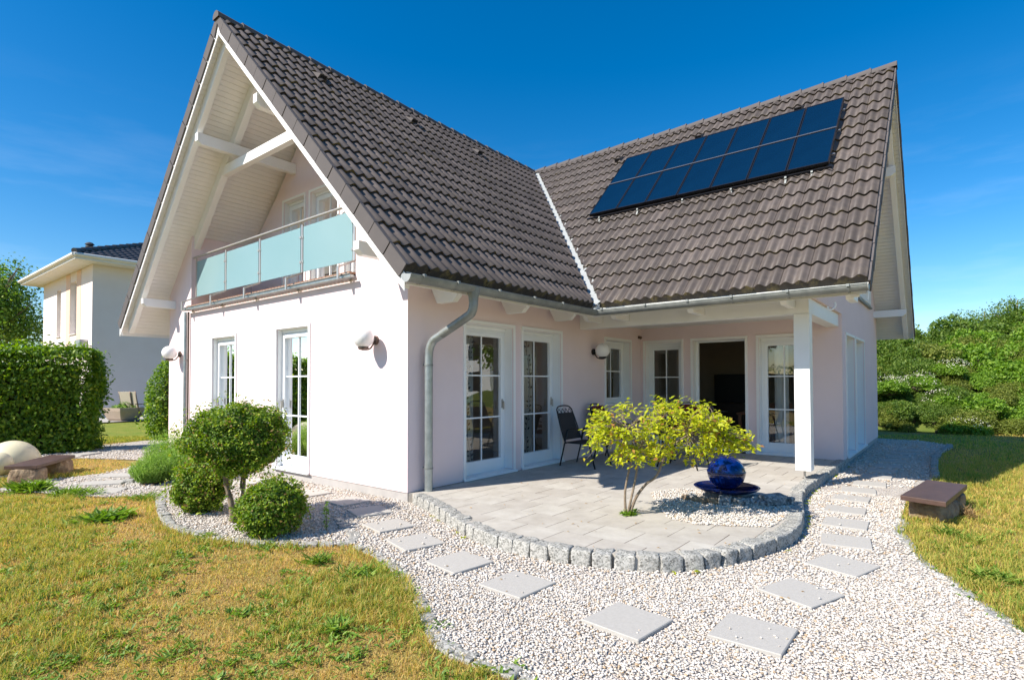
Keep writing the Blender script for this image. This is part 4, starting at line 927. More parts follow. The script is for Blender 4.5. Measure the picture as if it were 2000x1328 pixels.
# ------------------------------------------------------------------ leaves
def unit(a): return a/np.maximum(np.linalg.norm(a,axis=1,keepdims=True),1e-9)
def leaf_geo(P,Nn,Tn,L,w,fold=.12):
    Nn=unit(Nn); Tn=unit(Tn-Nn*np.sum(Tn*Nn,1,keepdims=True)); B=np.cross(Nn,Tn); L=L[:,None]; w=w[:,None]
    V=np.stack([P-Tn*L*.5,P+B*w*.5+Nn*w*fold-Tn*L*.05,P+Tn*L*.5-Nn*L*.08,P-B*w*.5+Nn*w*fold-Tn*L*.05],1)
    n=len(P); i=4*np.arange(n)[:,None]; F=np.concatenate([i+np.array([[0,1,2]]),i+np.array([[0,2,3]])],0)
    return V.reshape(-1,3),F
def lump(D,rng,k=6,amp=.12,fr=3.2):
    s=np.zeros(len(D))
    for _ in range(k):
        s+=np.sin(D@rng.normal(0,fr,3)+rng.uniform(0,6.28))
    return 1+amp*s/math.sqrt(k)
def crown_leaves(rad,n,L,rng,amp=.12,fr=3.2,depth=.35,asp=.55,out=.7,flat=0.0,clump=0.0,tint_mu=.45,tint_sd=.25,lo=-1.0):
    D=unit(rng.normal(0,1,(int(n*1.6),3))); D=D[D[:,2]>lo][:n]; n=len(D)
    sd=int(rng.integers(1e6)); r=lump(D,np.random.default_rng(sd),7,amp,fr)
    t=1-np.abs(rng.normal(0,depth,n)); t=np.clip(t,.25,1.12)
    if clump>0:
        hf=lump(D,np.random.default_rng(sd+1),7,1.0,9.0)-1; keep=(hf>-1.0+clump*.0)|(t<.8); r=r*(1+.05*np.clip(hf,-1.5,1.5))
    P=D*(r*t)[:,None]*np.array(rad)[None]
    Nn=D*out+rng.normal(0,.55,(n,3))+np.array([0,0,.35]); Tn=rng.normal(0,1,(n,3))+np.array([0,0,-flat])+D*.5
    Ls=L*rng.uniform(.6,1.25,n)
    V,F=leaf_geo(P,Nn,Tn,Ls,Ls*asp*rng.uniform(.8,1.2,n))
    tint=np.clip(rng.normal(tint_mu,tint_sd,n)+.0*D[:,2],0,1)
    return V,F,np.repeat(tint,4)
def join(parts):
    V=[];F=[];A=[];k=0
    for v,f,a in parts: V.append(v);F.append(f+k);A.append(a);k+=len(v)
    return np.concatenate(V),np.concatenate(F),np.concatenate(A)
def at(px,py,D): return CAM+D*(_fw+_r2*(px-PPX)/FPX+_u2*(PPY-py)/FPX)

# boxwood group in the round bed
def box_ball(c,rad,n,label,seed,trunks=None):
    rng=np.random.default_rng(seed); b=thing('boxwood',label,'shrub',(c[0],c[1],-.115))
    off=np.array([0,0,c[2]+.115])
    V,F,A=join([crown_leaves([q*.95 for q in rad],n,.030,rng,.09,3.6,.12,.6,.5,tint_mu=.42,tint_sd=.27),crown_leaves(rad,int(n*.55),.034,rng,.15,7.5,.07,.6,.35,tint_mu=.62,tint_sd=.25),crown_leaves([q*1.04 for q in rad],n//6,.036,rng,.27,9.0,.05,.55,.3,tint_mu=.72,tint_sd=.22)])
    np_mesh('crown',V+off,F,M['boxleaf'],b,{'tint':A})
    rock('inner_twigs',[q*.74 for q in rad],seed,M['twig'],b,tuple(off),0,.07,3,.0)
    if trunks:
        for pts,r in trunks:
            MB().tube(bez(pts,5),[r*(1-.4*i/(len(bez(pts,5))-1)) for i in range(len(bez(pts,5)))],9).build('trunk',M['bark'],b,smooth=True)
    return b
tc_=np.array([-1.90,.69,.0])
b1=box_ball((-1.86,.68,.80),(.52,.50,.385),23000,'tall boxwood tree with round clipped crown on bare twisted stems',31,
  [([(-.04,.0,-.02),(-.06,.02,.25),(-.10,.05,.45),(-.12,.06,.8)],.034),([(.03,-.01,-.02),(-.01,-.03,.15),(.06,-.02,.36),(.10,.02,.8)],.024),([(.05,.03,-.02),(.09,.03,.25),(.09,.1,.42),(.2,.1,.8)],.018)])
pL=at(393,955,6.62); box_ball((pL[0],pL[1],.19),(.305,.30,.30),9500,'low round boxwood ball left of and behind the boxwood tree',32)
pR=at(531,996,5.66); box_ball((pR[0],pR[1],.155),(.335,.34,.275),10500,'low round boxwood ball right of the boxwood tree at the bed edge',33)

# lavender bushes
def stems(name,label,cat,c,n,hgt,spread,seed,m,lw=.006,L=.03,group=None,lean=.55):
    rng=np.random.default_rng(seed); b=thing(name,label,cat,c,0,group); Vs=[]; rock('woody_base',(spread*.5,spread*.5,hgt*.28),seed,M['twig'],b,(0,0,hgt*.15),0,.15,2,.0)
    a=rng.uniform(0,6.28,n); rr=np.sqrt(rng.random(n)); base=np.column_stack([np.cos(a)*rr*spread*.55,np.sin(a)*rr*spread*.55,np.zeros(n)])
    h=hgt*(1-.35*rr**2)*rng.uniform(.7,1.08,n); tip=base+np.column_stack([np.cos(a)*rr*spread*lean,np.sin(a)*rr*spread*lean,h])
    parts=[]
    k=9
    for t in np.linspace(.15,1,k):
        P=base+(tip-base)*t+rng.normal(0,.006,(n,3)); P[:,2]-= .08*(t**2)*rr*hgt
        ax=unit(tip-base); Tn=ax+rng.normal(0,.45,(n,3)); Nn=rng.normal(0,1,(n,3))
        ls=L*rng.uniform(.7,1.3,n); V,F=leaf_geo(P,Nn,Tn,ls,np.full(n,lw)*rng.uniform(.8,1.3,n)); parts.append((V,F,np.repeat(np.clip(.25+.5*t+rng.normal(0,.18,n),0,1),4)))
    V,F,A=join(parts); np_mesh('foliage',V,F,m,b,{'tint':A})
    return b
for i,(px,py,D,h,s,lab) in enumerate([(300,935,8.55,.40,.28,'low bushy lavender at the left end of the lavender bed'),(335,935,8.7,.44,.26,'lavender clump in front of the tallest lavender'),(335,905,9.15,.70,.34,'tallest green lavender bush in the bed by the gable wall'),(372,915,8.8,.62,.34,'lavender bush partly hidden behind the boxwood tree')]):
    p=at(px,py,D); stems('lavender',lab,'shrub',(p[0],p[1],-.10),1500,h*1.08,s*1.3,40+i,M['lavleaf'],.008,.045,None,.38)

# yellow-green ornamental tree on the terrace
yt=thing('ornamental_tree','small yellow-green tree with three thin stems growing through the terrace','tree',(.70,-2.75,0))
org=np.array([.70,-2.75,0.0])
rng=np.random.default_rng(77)
def W(px,py,D): return tuple(at(px,py,D)-org)
st=[([W(1222,1003,5.98),W(1221,960,5.98),W(1228,920,5.97),W(1238,880,5.95),W(1225,840,5.9),W(1195,820,5.85)],.015),
    ([W(1226,1003,5.97),W(1238,950,5.97),W(1247,900,5.98),W(1252,870,6.0),W(1275,830,6.1),W(1300,800,6.15)],.015),
    ([W(1231,1001,5.98),W(1243,970,5.96),W(1262,945,5.93),W(1283,928,5.9),W(1305,880,5.88),W(1345,850,5.85),W(1400,845,5.8),W(1460,860,5.78)],.018)]
for pts,r in st:
    b=bez(pts,5); MB().tube(b,[r*(1-.7*i/(len(b)-1)) for i in range(len(b))],8).build('trunk',M['bark'],yt,smooth=True)
hub=[W(1240,880,5.95),W(1252,870,6.0),W(1305,880,5.88),W(1345,850,5.85),W(1275,830,6.1),W(1400,845,5.8),W(1225,840,5.9)]
tips=[]
for k in range(350):
    px=rng.uniform(1150,1465); e=(px-1308)/165
    top=775+14*abs(e)+60*max(0,e-.25)+25*max(0,-e-.55); bot=905-12*e*e-(8 if px>1400 else 0)
    if px>1380: top=max(top,800+(px-1380)*.62); bot=882
    D=5.95+rng.uniform(-.5,.5)*(1-.5*abs(e)); py=top+(bot-top)*rng.random()**.9
    if ((px-1222)/44)**2+((py-822)/17)**2<1 or ((px-1178)/22)**2+((py-880)/22)**2<1 or ((px-1330)/26)**2+((py-893)/14)**2<1 or (px<1255 and py<795-(px-1190)*.1 and 1195<px): continue
    tips.append(W(px,py,D))
tips+= [W(1150,880,5.85),W(1147,895,5.84),W(1155,870,5.86),W(1478,872,5.78),W(1466,864,5.8)]
mb=MB()
lp=[];ln=[];lt=[]
for tpt in tips:
    h=min(hub,key=lambda q:(Vector(q)-Vector(tpt)).length); a=Vector(h); b=Vector(tpt); mid=(a+b)/2+Vector((0,0,.04))+Vector(rng.normal(0,.03,3))
    if (b-a).length>.05: mb.tube(bez([a,mid,b],3),[.0045,.004,.0035,.003,.0025,.002,.0015][:7],5,False)
    n=int(rng.integers(11,17)); d=(b-mid).normalized()
    for i in range(n):
        t=rng.uniform(.35,1.05); p=mid.lerp(b,t)+Vector(rng.normal(0,.035,3))
        o_=Vector(rng.normal(0,1,3))+d*.9+Vector((0,0,-.35)); o_.normalize(); lp.append(p+o_*.028); lt.append(o_); ln.append(Vector(rng.normal(0,.45,3))+Vector((-.25,.1,1.0)))
mb.build('branches',M['bark'],yt)
lp=np.array(lp);ln=np.array(ln);lt=np.array(lt); Ls=.062*rng.uniform(.7,1.3,len(lp))
V,F=leaf_geo(lp,ln,lt,Ls,Ls*.46,.18); np_mesh('crown',V,F,M['yelleaf'],yt,{'tint':np.repeat(np.clip(rng.normal(.52,.23,len(lp)),0,1),4)})
def rosette(name,label,cat,loc,n,L,w,seed,m,rise=.5,group=None,spread=.02):
    rng=np.random.default_rng(seed); a=rng.uniform(0,6.28,n); el=rng.uniform(.05,1,n)*rise
    Tn=np.column_stack([np.cos(a),np.sin(a),el*1.4]); Nn=np.column_stack([-np.cos(a)*el,-np.sin(a)*el,np.ones(n)])+rng.normal(0,.2,(n,3)); Ls=L*rng.uniform(.6,1.2,n)
    P=unit(Tn)*Ls[:,None]*.5+np.column_stack([rng.normal(0,spread,n),rng.normal(0,spread,n),np.zeros(n)])
    V,F=leaf_geo(P,Nn,Tn,Ls,w*rng.uniform(.7,1.2,n),.2); o=np_mesh(name,V,F,m,None,{'tint':np.repeat(np.clip(rng.normal(.5,.25,n),0,1),4)},loc=loc); tag(o,label,cat,group); return o
rosette('ground_plant','small leafy green plant at the foot of the yellow-green tree','plant',(.72,-2.78,0),130,.075,.03,5,M['weed'],1.0,None,.035)

# blue ceramic fountain
fc=at(1419,968,6.80); fx,fy=fc[0],fc[1]
fo=thing('ball_fountain','glossy cobalt blue ceramic ball fountain standing in a blue dish on the terrace','fountain',(fx,fy,0))
dish=MB().lathe([(.0005,.07),(.20,.07),(.31,.10),(.375,.135),(.385,.148),(.375,.155),(.345,.145),(.27,.122),(.0005,.112)],n=48).build('dish',M['blueglaze'],fo,smooth=True,auto=60)
bp=[(.0005,.118)]+[(max(.0005,.222*math.sin(math.pi*i/22)),.315-.205*math.cos(math.pi*i/22)) for i in range(2,23)]
MB().lathe([(r_*(1.012 if .305<z_<.335 else 1),z_) for r_,z_ in bp],n=48).build('ball',M['blueglaze'],fo,smooth=True)
MB().lathe([(.219,.315),(.2275,.320),(.2285,.328),(.2275,.336),(.218,.343)],n=48).build('rim_band',M['blueglaze'],fo,smooth=True)
MB().tube([(0,0,.515),(0,0,.545)],.008,8).build('water_nozzle',M['steel'],fo)
rr_=random.Random(4)
for i,(px,py,D,s) in enumerate([(1340,958,6.72,.055),(1358,967,6.62,.05),(1372,975,6.55,.06),(1392,980,6.5,.065),(1415,979,6.48,.085),(1440,981,6.45,.08),(1462,983,6.42,.075),(1478,972,6.5,.09),(1508,978,6.42,.13),(1536,968,6.5,.09),(1490,988,6.36,.06),(1352,955,6.85,.05)]):
    p=at(px,py,D); c=['left-hand','small','pale','rounded','mossy','flat','grey','dark','largest','far right','front','rear left'][i]
    o=rock('rock',(s*1.15,s*.8,s*.62),300+i,M['rock'] if i>3 else M['boulder'],None,(p[0],p[1],s*.42),rr_.uniform(0,3),.16,3,.35); tag(o,'%s stone propping the blue fountain dish, %s along the row from the left'%(c,['first','second','third','fourth','fifth','sixth','seventh','eighth','ninth','tenth','eleventh','last'][i]),'stone','stones around the fountain')

# terrace furniture -------------------------------------------------------
def garden_chair(loc,rz,label,cushion=False):
    c=thing('garden_chair',label,'chair',loc,rz,'black metal chairs on the terrace'); w=.27
    for sx2 in (-1,1):
        x=sx2*w
        MB().tube(bez([(x*.86,.43,.96),(x*.98,.34,.70),(x,.24,.42),(x,.20,.40)],4),.012,8).build('back_frame',M['blackmetal'],c,smooth=True)
        MB().tube([(x,.18,.62),(x,.34,.0)],.013,8).build('leg',M['blackmetal'],c,smooth=True)
        MB().tube([(x,-.24,.40),(x,-.35,.0)],.013,8).build('leg',M['blackmetal'],c,smooth=True)
        MB().tube(bez([(x,.24,.44),(x,.20,.60),(x,.10,.635),(x,-.12,.635),(x,-.20,.60),(x,-.25,.42),(x,-.22,.40)],4),.012,8).build('armrest',M['blackmetal'],c,smooth=True)
    MB().tube([(-w,-.24,.405),(w,-.24,.405)],.011,8).tube([(-w,.20,.40),(w,.20,.40)],.011,8).tube([(-w,-.24,.40),(-w,.22,.40)],.011,8).tube([(w,-.24,.40),(w,.22,.40)],.011,8).build('seat_frame',M['blackmetal'],c,smooth=True,auto=60)
    MB().box(-w+.01,-.23,.398,w-.01,.20,.404).build('seat',M['blackmesh'],c)
    MB().prism([(-w*.95,.255,.44),(w*.95,.255,.44),(w*.87,.405,.88),(-w*.87,.405,.88)],(0,.005,.002)).build('backrest',M['blackmesh'],c)
    mb=MB(); mb.tube(bez([(-w*.86,.43,.95),(-w*.6,.445,1.0),(0,.45,1.015),(w*.6,.445,1.0),(w*.86,.43,.95)],4),.012,8).tube([(-w*.87,.41,.885),(w*.87,.41,.885)],.008,6)
    for k in range(4):
        x0=-w*.8+k*w*.4; mb.tube(bez([(x0,.41,.89),(x0+w*.12,.425,.95),(x0+w*.2,.43,.96),(x0+w*.3,.425,.93),(x0+w*.4,.41,.89)],3),.005,6)
    mb.build('top_rail',M['blackmetal'],c,smooth=True,auto=60)
    if cushion:
        MB().box(-w+.03,-.22,.405,w-.03,.20,.45).build('seat_cushion',M['bluefloor'],c,bevel=.018); MB().prism([(-w*.9,.235,.46),(w*.9,.235,.46),(w*.84,.40,.97),(-w*.84,.40,.97)],(0,-.05,.015)).build('back_cushion',M['bluefloor'],c,bevel=.018)
    return c
garden_chair((3.47,-.56,0),0,'black metal garden chair without cushion beside the terrace door')
garden_chair((4.55,-.58,0),.1,'garden chair with dark floral cushion against the wall under the porch window',True)
garden_chair((5.75,-1.35,0),-math.pi/2,'garden chair with floral cushion in front of the open doorway',True)
garden_chair((4.35,-1.95,0),math.pi,'garden chair nearest the sunlit terrace edge behind the yellow-green tree',False)
tb_=thing('garden_table','round black metal table hidden behind the yellow-green tree','table',(4.75,-1.30,0))
MB().lathe([(.0005,.69),(.44,.69),(.45,.705),(.44,.72),(.0005,.72)],n=36).build('tabletop',M['blackmetal'],tb_,smooth=True,auto=40)
for k in range(4):
    a=math.pi/4+k*math.pi/2; c_,s_2=math.cos(a),math.sin(a)
    MB().tube(bez([(.30*c_,.30*s_2,.69),(.12*c_,.12*s_2,.45),(.14*c_,.14*s_2,.2),(.34*c_,.34*s_2,.0)],5),.012,8).build('leg',M['blackmetal'],tb_,smooth=True)

# garden benches on boulders ----------------------------------------------
def bench(c4,label,seed,feet,bm_):
    cx=sum(p[0] for p in c4)/4; cy=sum(p[1] for p in c4)/4
    b=thing('stone_bench',label,'bench',(cx,cy,-.12)); z=.15+.12
    mb=MB(); mb.prism([(p[0]-cx,p[1]-cy,z) for p in c4],(0,0,-.055)); mb.build('seat',M['benchwood'],b,bevel=.007)
    for i,(fx_,fy_,sx3,sy3,rz) in enumerate(feet):
        rock('boulder',(sx3,sy3,.15),seed+i,bm_,b,(fx_-cx,fy_-cy,.085),rz,.075,3,.45,True)
    return b
bench([(2.858,-5.049),(2.72,-5.457),(4.153,-5.649),(4.279,-5.24)],'dark wooden bench on a brown boulder at the edge of the right lawn',501,[(3.25,-5.33,.26,.19,-.2),(3.85,-5.44,.20,.18,-.1)],M['boulder'])
bench([(-2.988,5.953),(-2.645,5.655),(-1.913,6.767),(-2.18,7.149)],'dark wooden bench on two ochre boulders at the left edge of the lawn',511,[(-2.70,5.90,.16,.23,.9),(-2.17,6.65,.22,.17,.9)],M['boulder'])
def globe(c,r,label,zc):
    g=thing('garden_globe',label,'globe lamp',(c[0],c[1],-.12)); MB().sphere((0,0,zc+.12),r,40,24).build('globe',M['cream'],g,smooth=True); MB().lathe([(r*.97,-.02),(r*1.02,.0),(r*1.02,.03),(r*.97,.05)],n=32).build('collar',M['cream'],g,smooth=True,auto=40)
gp=at(24,905,9.7); globe((gp[0],gp[1]),.40,'large cream globe set in the lawn behind the left bench',gp[2])
gp=at(-4,907,9.1); globe((gp[0],gp[1]),.20,'smaller cream globe in front of the large one',gp[2])

# ------------------------------------------------------------------ neighbour house
nb=thing('neighbour_house','pale peach two storey house with dark hipped roof behind the hedge','house',(2.511,23.74,GG))
H=nb; nx,ny,NZ=2.511,23.74,6.62
off=Vector((nx,ny,GG))
def rel(o): o.location=-off; return o
TN=lambda a,d,z:(nx+d,a,z)
nop=[(28.85,29.60,3.72,6.05),(26.10,27.20,3.72,6.18),(30.2,31.0,.2,2.4)]
rel(wall('wall',TN,ny,32.3,GG,NZ,.35,nop,M['nbwall']))
rel(MB().box(nx+.35,ny,GG,14,ny+.35,NZ).box(nx+.35,31.95,GG,14,32.3,NZ).box(13.65,ny+.35,GG,14,31.95,NZ).build('wall',M['nbwall'],nb))
M['peach']=mat('peach_plaster',(.74,.53,.41),.9,noise=(1.3,(.70,.49,.38),.6),bump=(120,.2,.004),spec=.2)
rel(MB().box(nx-.012,27.21,3.0,nx-.001,27.9,NZ-.01).box(nx-.012,25.45,3.0,nx-.001,26.09,NZ-.01).build('colour_band',M['peach'],nb))
for o in nop:
    f=window(TN,o,'window',(4.55,) if o[2]>3 else (),mid=False,panel=False,surround=0,sill=False,d=.24,fr=.06,roller=False); rel(f)
    rel(MB().box(nx-.06,o[0]-.02,o[2]-.03,nx+.24,o[1]+.02,o[2]-.001).build('sill',M['nbgrey'],f)).location=(0,0,0)
e=.80; ez=6.72
rel(MB().box(nx-e,ny-e,NZ+.005,14+e,32.3+e,NZ+.06).build('soffit',M['nbgrey'],nb))
rel(MB().box(nx-e-.02,ny-e-.02,NZ+.062,14+e,32.3+e,ez+.10).build('fascia',M['nbgrey'],nb,bevel=.01))
for a,b in (((nx-e-.06,ny-e-.06,ez+.08),(nx-e-.06,32.3+e,ez+.08)),((nx-e-.06,ny-e-.06,ez+.08),(14+e,ny-e-.06,ez+.08))): rel(MB().tube([a,b],.075,12).build('gutter',M['nbgrey'],nb,smooth=True,auto=60))
tn=.42; hx=(14+nx)/2; hw=(32.3-ny)/2+e; ry=(32.3+ny)/2; rz_=ez+.12+tn*hw
x0,x1,y0,y1,zb=nx-e-.05,14+e,ny-e-.05,32.3+e,ez+.12
mb=MB(); mb.add([(x0,y0,zb),(x1,y0,zb),(x1,y1,zb),(x0,y1,zb),(x0+hw,ry,rz_),(x1-hw,ry,rz_)],[(0,1,5,4),(1,2,5),(2,3,4,5),(3,0,4)])
rel(mb.build('roof',M['nbroof'],nb))
# corrugated tile courses on the slope facing us
NV=[];NF=[];k=0; us=np.arange(0,9.0,.05)
for j in range(14):
    w0=j*.33; w1=w0+.35
    rows=[(w0,-.03*np.ones(len(us))),(w0,.05+.045*np.abs(np.sin(np.pi*us/.3))),(w1,.015+.045*np.abs(np.sin(np.pi*us/.3)))]
    for w,h in rows: NV.append(np.stack([x0+us,np.full(len(us),y0+w),zb+tn*w+h],1))
    idx=k+np.arange(3*len(us)).reshape(3,-1); k+=3*len(us)
    for r_ in range(2): NF.append(np.stack([idx[r_,:-1],idx[r_,1:],idx[r_+1,1:],idx[r_+1,:-1]],1))
NV=np.concatenate(NV); NF=np.concatenate(NF); keep=np.all((NV[NF][:,:,0]-x0)>=(NV[NF][:,:,1]-y0)-.02,axis=1)
M['nbtile']=mat('neighbour_glazed_tile',(.055,.05,.048),.3,noise=(8,(.085,.078,.075),.6),spec=.6)
rel(np_mesh('roof_tiles',NV,NF[keep],M['nbtile'],nb))
mb=MB()
for i in range(14):
    a=i*.38; mb.tube([(x0+a,y0+a,zb+tn*a+.08),(x0+a+.42,y0+a+.42,zb+tn*(a+.42)+.06)],[.12,.10],10)
rel(mb.build('hip_caps',M['nbroof'],nb,smooth=True,auto=50))
vp=at(175,490,25.2); rel(MB().tube([(vp[0],vp[1],vp[2]-.5),(vp[0],vp[1],vp[2]+.12)],.10,14).lathe([(.15,.12),(.17,.18),(.12,.24),(.19,.28),(.12,.36),(.0005,.40)],tuple(vp),16).build('flue_pipe',M['nbroof'],nb,smooth=True,auto=50))
rel(MB().box(nx-.30,24.3,2.7,nx-.001,25.1,3.35).build('wall_unit',M['railgrey'],nb,bevel=.02))
# planter and recliners on the neighbour's patio
pp=onz(241,821,GG+.05); pl=thing('planter','tapered sandstone planter with grassy plants on the neighbouring patio','planter',(pp[0],pp[1],GG+.05))
mb=MB(); s1,s2,hh=.33,.52,.52; ang=.35
rot=lambda x,y:(x*math.cos(ang)-y*math.sin(ang),x*math.sin(ang)+y*math.cos(ang))
lv=[(s1,0),(s1*1.18,.08),(s2*.97,.40),(s2,hh),(s2-.05,hh),(s2-.05,hh-.06)]
vs=[];fs=[]
for s,z in lv: vs+=[(*rot(a*s,b*s),z) for a,b in ((-1,-1),(1,-1),(1,1),(-1,1))]
for i in range(len(lv)-1):
    for q in range(4): fs.append((i*4+q,i*4+(q+1)%4,i*4+4+(q+1)%4,i*4+4+q))
fs+=[(3,2,1,0),tuple(len(lv)*4-4+q for q in range(4))]; mb.add(vs,fs); mb.build('pot',M['terracotta'],pl,bevel=.015)
V,F,A=crown_leaves((.42,.42,.22),500,.16,np.random.default_rng(3),.2,4,.4,.2,.3,lo=-.1); np_mesh('plants',V+np.array([0,0,.5]),F,M['lavleaf'],pl,{'tint':A})
M['sling']=mat('beige_sling_fabric',(.50,.43,.33),.8,noise=(20,(.44,.38,.29),.6))
for i,(px,D) in enumerate(((252,22.6),(263,22.6))):
    p=onz(px,824,GG+.05); p=at(px,818,D); c=thing('recliner_chair','beige high backed patio chair %s beside the planter'%('nearest' if i==0 else 'second'),'chair',(p[0],p[1],GG+.05),.5,'patio chairs of the neighbouring house')
    MB().bar((-.08,0,.42),(-.24,0,1.16),.48,.03,(1,0,.3)).build('backrest',M['sling'],c); MB().box(-.05,-.24,.40,.45,.24,.43).build('seat',M['sling'],c)
    for y in (-.26,.26):
        MB().tube([(-.25,y,1.18),(-.06,y,.40),(.25,y,0)],.016,8).tube([(.45,y,.42),(-.25,y,0)],.016,8).tube([(-.25,y,.66),(.3,y,.64)],.018,8).build('frame',M['bronze'],c,smooth=True)

# ------------------------------------------------------------------ hedges and trees
def hedge(name,label,a,b,thick,h,n,seed,lsize,round_=.15):
    rng=np.random.default_rng(seed); a=np.array(a,float); b=np.array(b,float); d=b-a; Ln=np.linalg.norm(d); d/=Ln; nrm=np.array([d[1],-d[0]])
    o=thing(name,label,'hedge',(a[0],a[1],GG)); parts=[]
    def face(n_,fn,outv):
        uv=rng.random((n_,2)); P=fn(uv); Nn=np.tile(outv,(n_,1))*.55+rng.normal(0,.5,(n_,3))+np.array([0,0,.45]); Tn=rng.normal(0,.6,(n_,3))+np.tile(outv,(n_,1))*.6+np.array([0,0,-.5]); Ls=lsize*rng.uniform(.6,1.25,n_)
        P=P-np.tile(outv,(n_,1))*np.abs(rng.normal(0,.10,n_))[:,None]+np.tile(outv,(n_,1))*(rng.exponential(.05,n_)[:,None])
        w=.06*np.sin(P[:,0]*2.3+P[:,2]*1.7+seed)+.05*np.sin(P[:,2]*4.1+P[:,1]*3.1); P=P+np.tile(outv,(n_,1))*w[:,None]
        V,F=leaf_geo(P,Nn,Tn,Ls,Ls*.6); parts.append((V,F,np.repeat(np.clip(rng.normal(.42,.22,n_),0,1),4)))
    d3=np.array([d[0],d[1],0]); n3=np.array([nrm[0],nrm[1],0]); hv=lambda u: h
    A=Ln*h; face(int(n*.52),lambda uv: d3*uv[:,:1]*Ln+np.array([0,0,1])*uv[:,1:]*h,n3)
    face(int(n*.22),lambda uv: d3*uv[:,:1]*Ln-n3*uv[:,1:]*thick+np.array([0,0,h]),np.array([0,0,1.]))
    face(int(n*.13),lambda uv: d3*Ln-n3*uv[:,:1]*thick+np.array([0,0,1])*uv[:,1:]*h,d3); face(int(n*.13),lambda uv: -n3*uv[:,:1]*thick+np.array([0,0,1])*uv[:,1:]*h,-d3)
    V,F,A=join(parts); np_mesh('foliage',V,F,M['hedgeleaf'],o,{'tint':A})
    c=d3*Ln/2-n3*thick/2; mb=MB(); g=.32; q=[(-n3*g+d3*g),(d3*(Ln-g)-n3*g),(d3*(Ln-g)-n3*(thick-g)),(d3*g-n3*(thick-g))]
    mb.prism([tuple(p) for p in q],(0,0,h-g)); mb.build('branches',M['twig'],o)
    return o
hedge('hornbeam_hedge','dense green clipped hedge left of the gap to the neighbouring lawn',(-6.5,11.9),(-.95,9.75),1.05,2.30,52000,61,.088)
hb=thing('hornbeam_bush','tall rounded leafy bush right of the gap, half behind the house corner','hedge',(2.15,11.65,GG)); rng=np.random.default_rng(62)
V,F,A=join([crown_leaves((1.42,.75,2.0),15000,.085,rng,.08,3,.12,.6,.6,lo=-.35,tint_sd=.22),crown_leaves((1.3,.7,1.95),3500,.09,rng,.2,6,.1,.6,.6,lo=-.35,tint_mu=.62)])
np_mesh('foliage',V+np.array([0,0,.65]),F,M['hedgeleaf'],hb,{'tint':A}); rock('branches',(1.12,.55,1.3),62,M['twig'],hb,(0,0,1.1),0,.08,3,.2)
def tree(name,label,loc,h,rad,n,L,seed,mt,trunk=.14,cz=.62,lobes=7,group=None):
    rng=np.random.default_rng(seed); o=thing(name,label,'tree',loc,0,group); parts=[]
    for i in range(lobes):
        a=rng.uniform(0,6.28); r=rng.uniform(.2,.62)*(i>0); z=rng.uniform(-.55,.62) if i else .1
        c=np.array([math.cos(a)*r*rad[0]*math.sqrt(1-z*z),math.sin(a)*r*rad[1]*math.sqrt(1-z*z),h*cz+z*rad[2]*.62]); s=rng.uniform(.42,.62)
        v,f,t=crown_leaves([q*s for q in rad],n//lobes,L,rng,.2,3.5,.42,.6,.45); parts.append((v+c,f,t))
    V,F,A=join(parts); np_mesh('crown',V,F,mt,o,{'tint':A})
    mb=MB(); mb.tube([(0,0,0),(.05,.02,h*.3),(0,.05,h*.6),(.05,0,h*.85)],[trunk,trunk*.8,trunk*.5,trunk*.15],10)
    for i in range(9):
        a=rng.uniform(0,6.28); z=h*rng.uniform(.3,.65); mb.tube([(0,0,z),(math.cos(a)*rad[0]*.35,math.sin(a)*rad[1]*.35,z+h*.12),(math.cos(a)*rad[0]*.7,math.sin(a)*rad[1]*.7,z+h*.2)],[trunk*.4,trunk*.25,trunk*.06],7)
    mb.build('trunk',M['bark'],o,smooth=True); return o
tl=at(-6,760,31); tree('leafy_tree','tall light green tree at the left edge behind the hedge',(tl[0],tl[1],GG),9.6,(2.9,2.9,3.7),13000,.18,71,M['treeleaf'],.2,.60,9)
tl=at(74,760,36); tree('small_tree','small green tree beside the pale house, seen just above the hedge',(tl[0],tl[1],GG),4.9,(.9,.9,1.7),1400,.2,72,M['bankleaf2'],.08,.62,4)
def vnoise(x,y,s,seed):
    r=np.random.default_rng(seed); g=r.random((64,64)); u=x*s%64; v=y*s%64; i=u.astype(int); j=v.astype(int); f=u-i; h=v-j; f=f*f*(3-2*f); h=h*h*(3-2*h); i2=(i+1)%64; j2=(j+1)%64
    return g[i,j]*(1-f)*(1-h)+g[i2,j]*f*(1-h)+g[i,j2]*(1-f)*h+g[i2,j2]*f*h
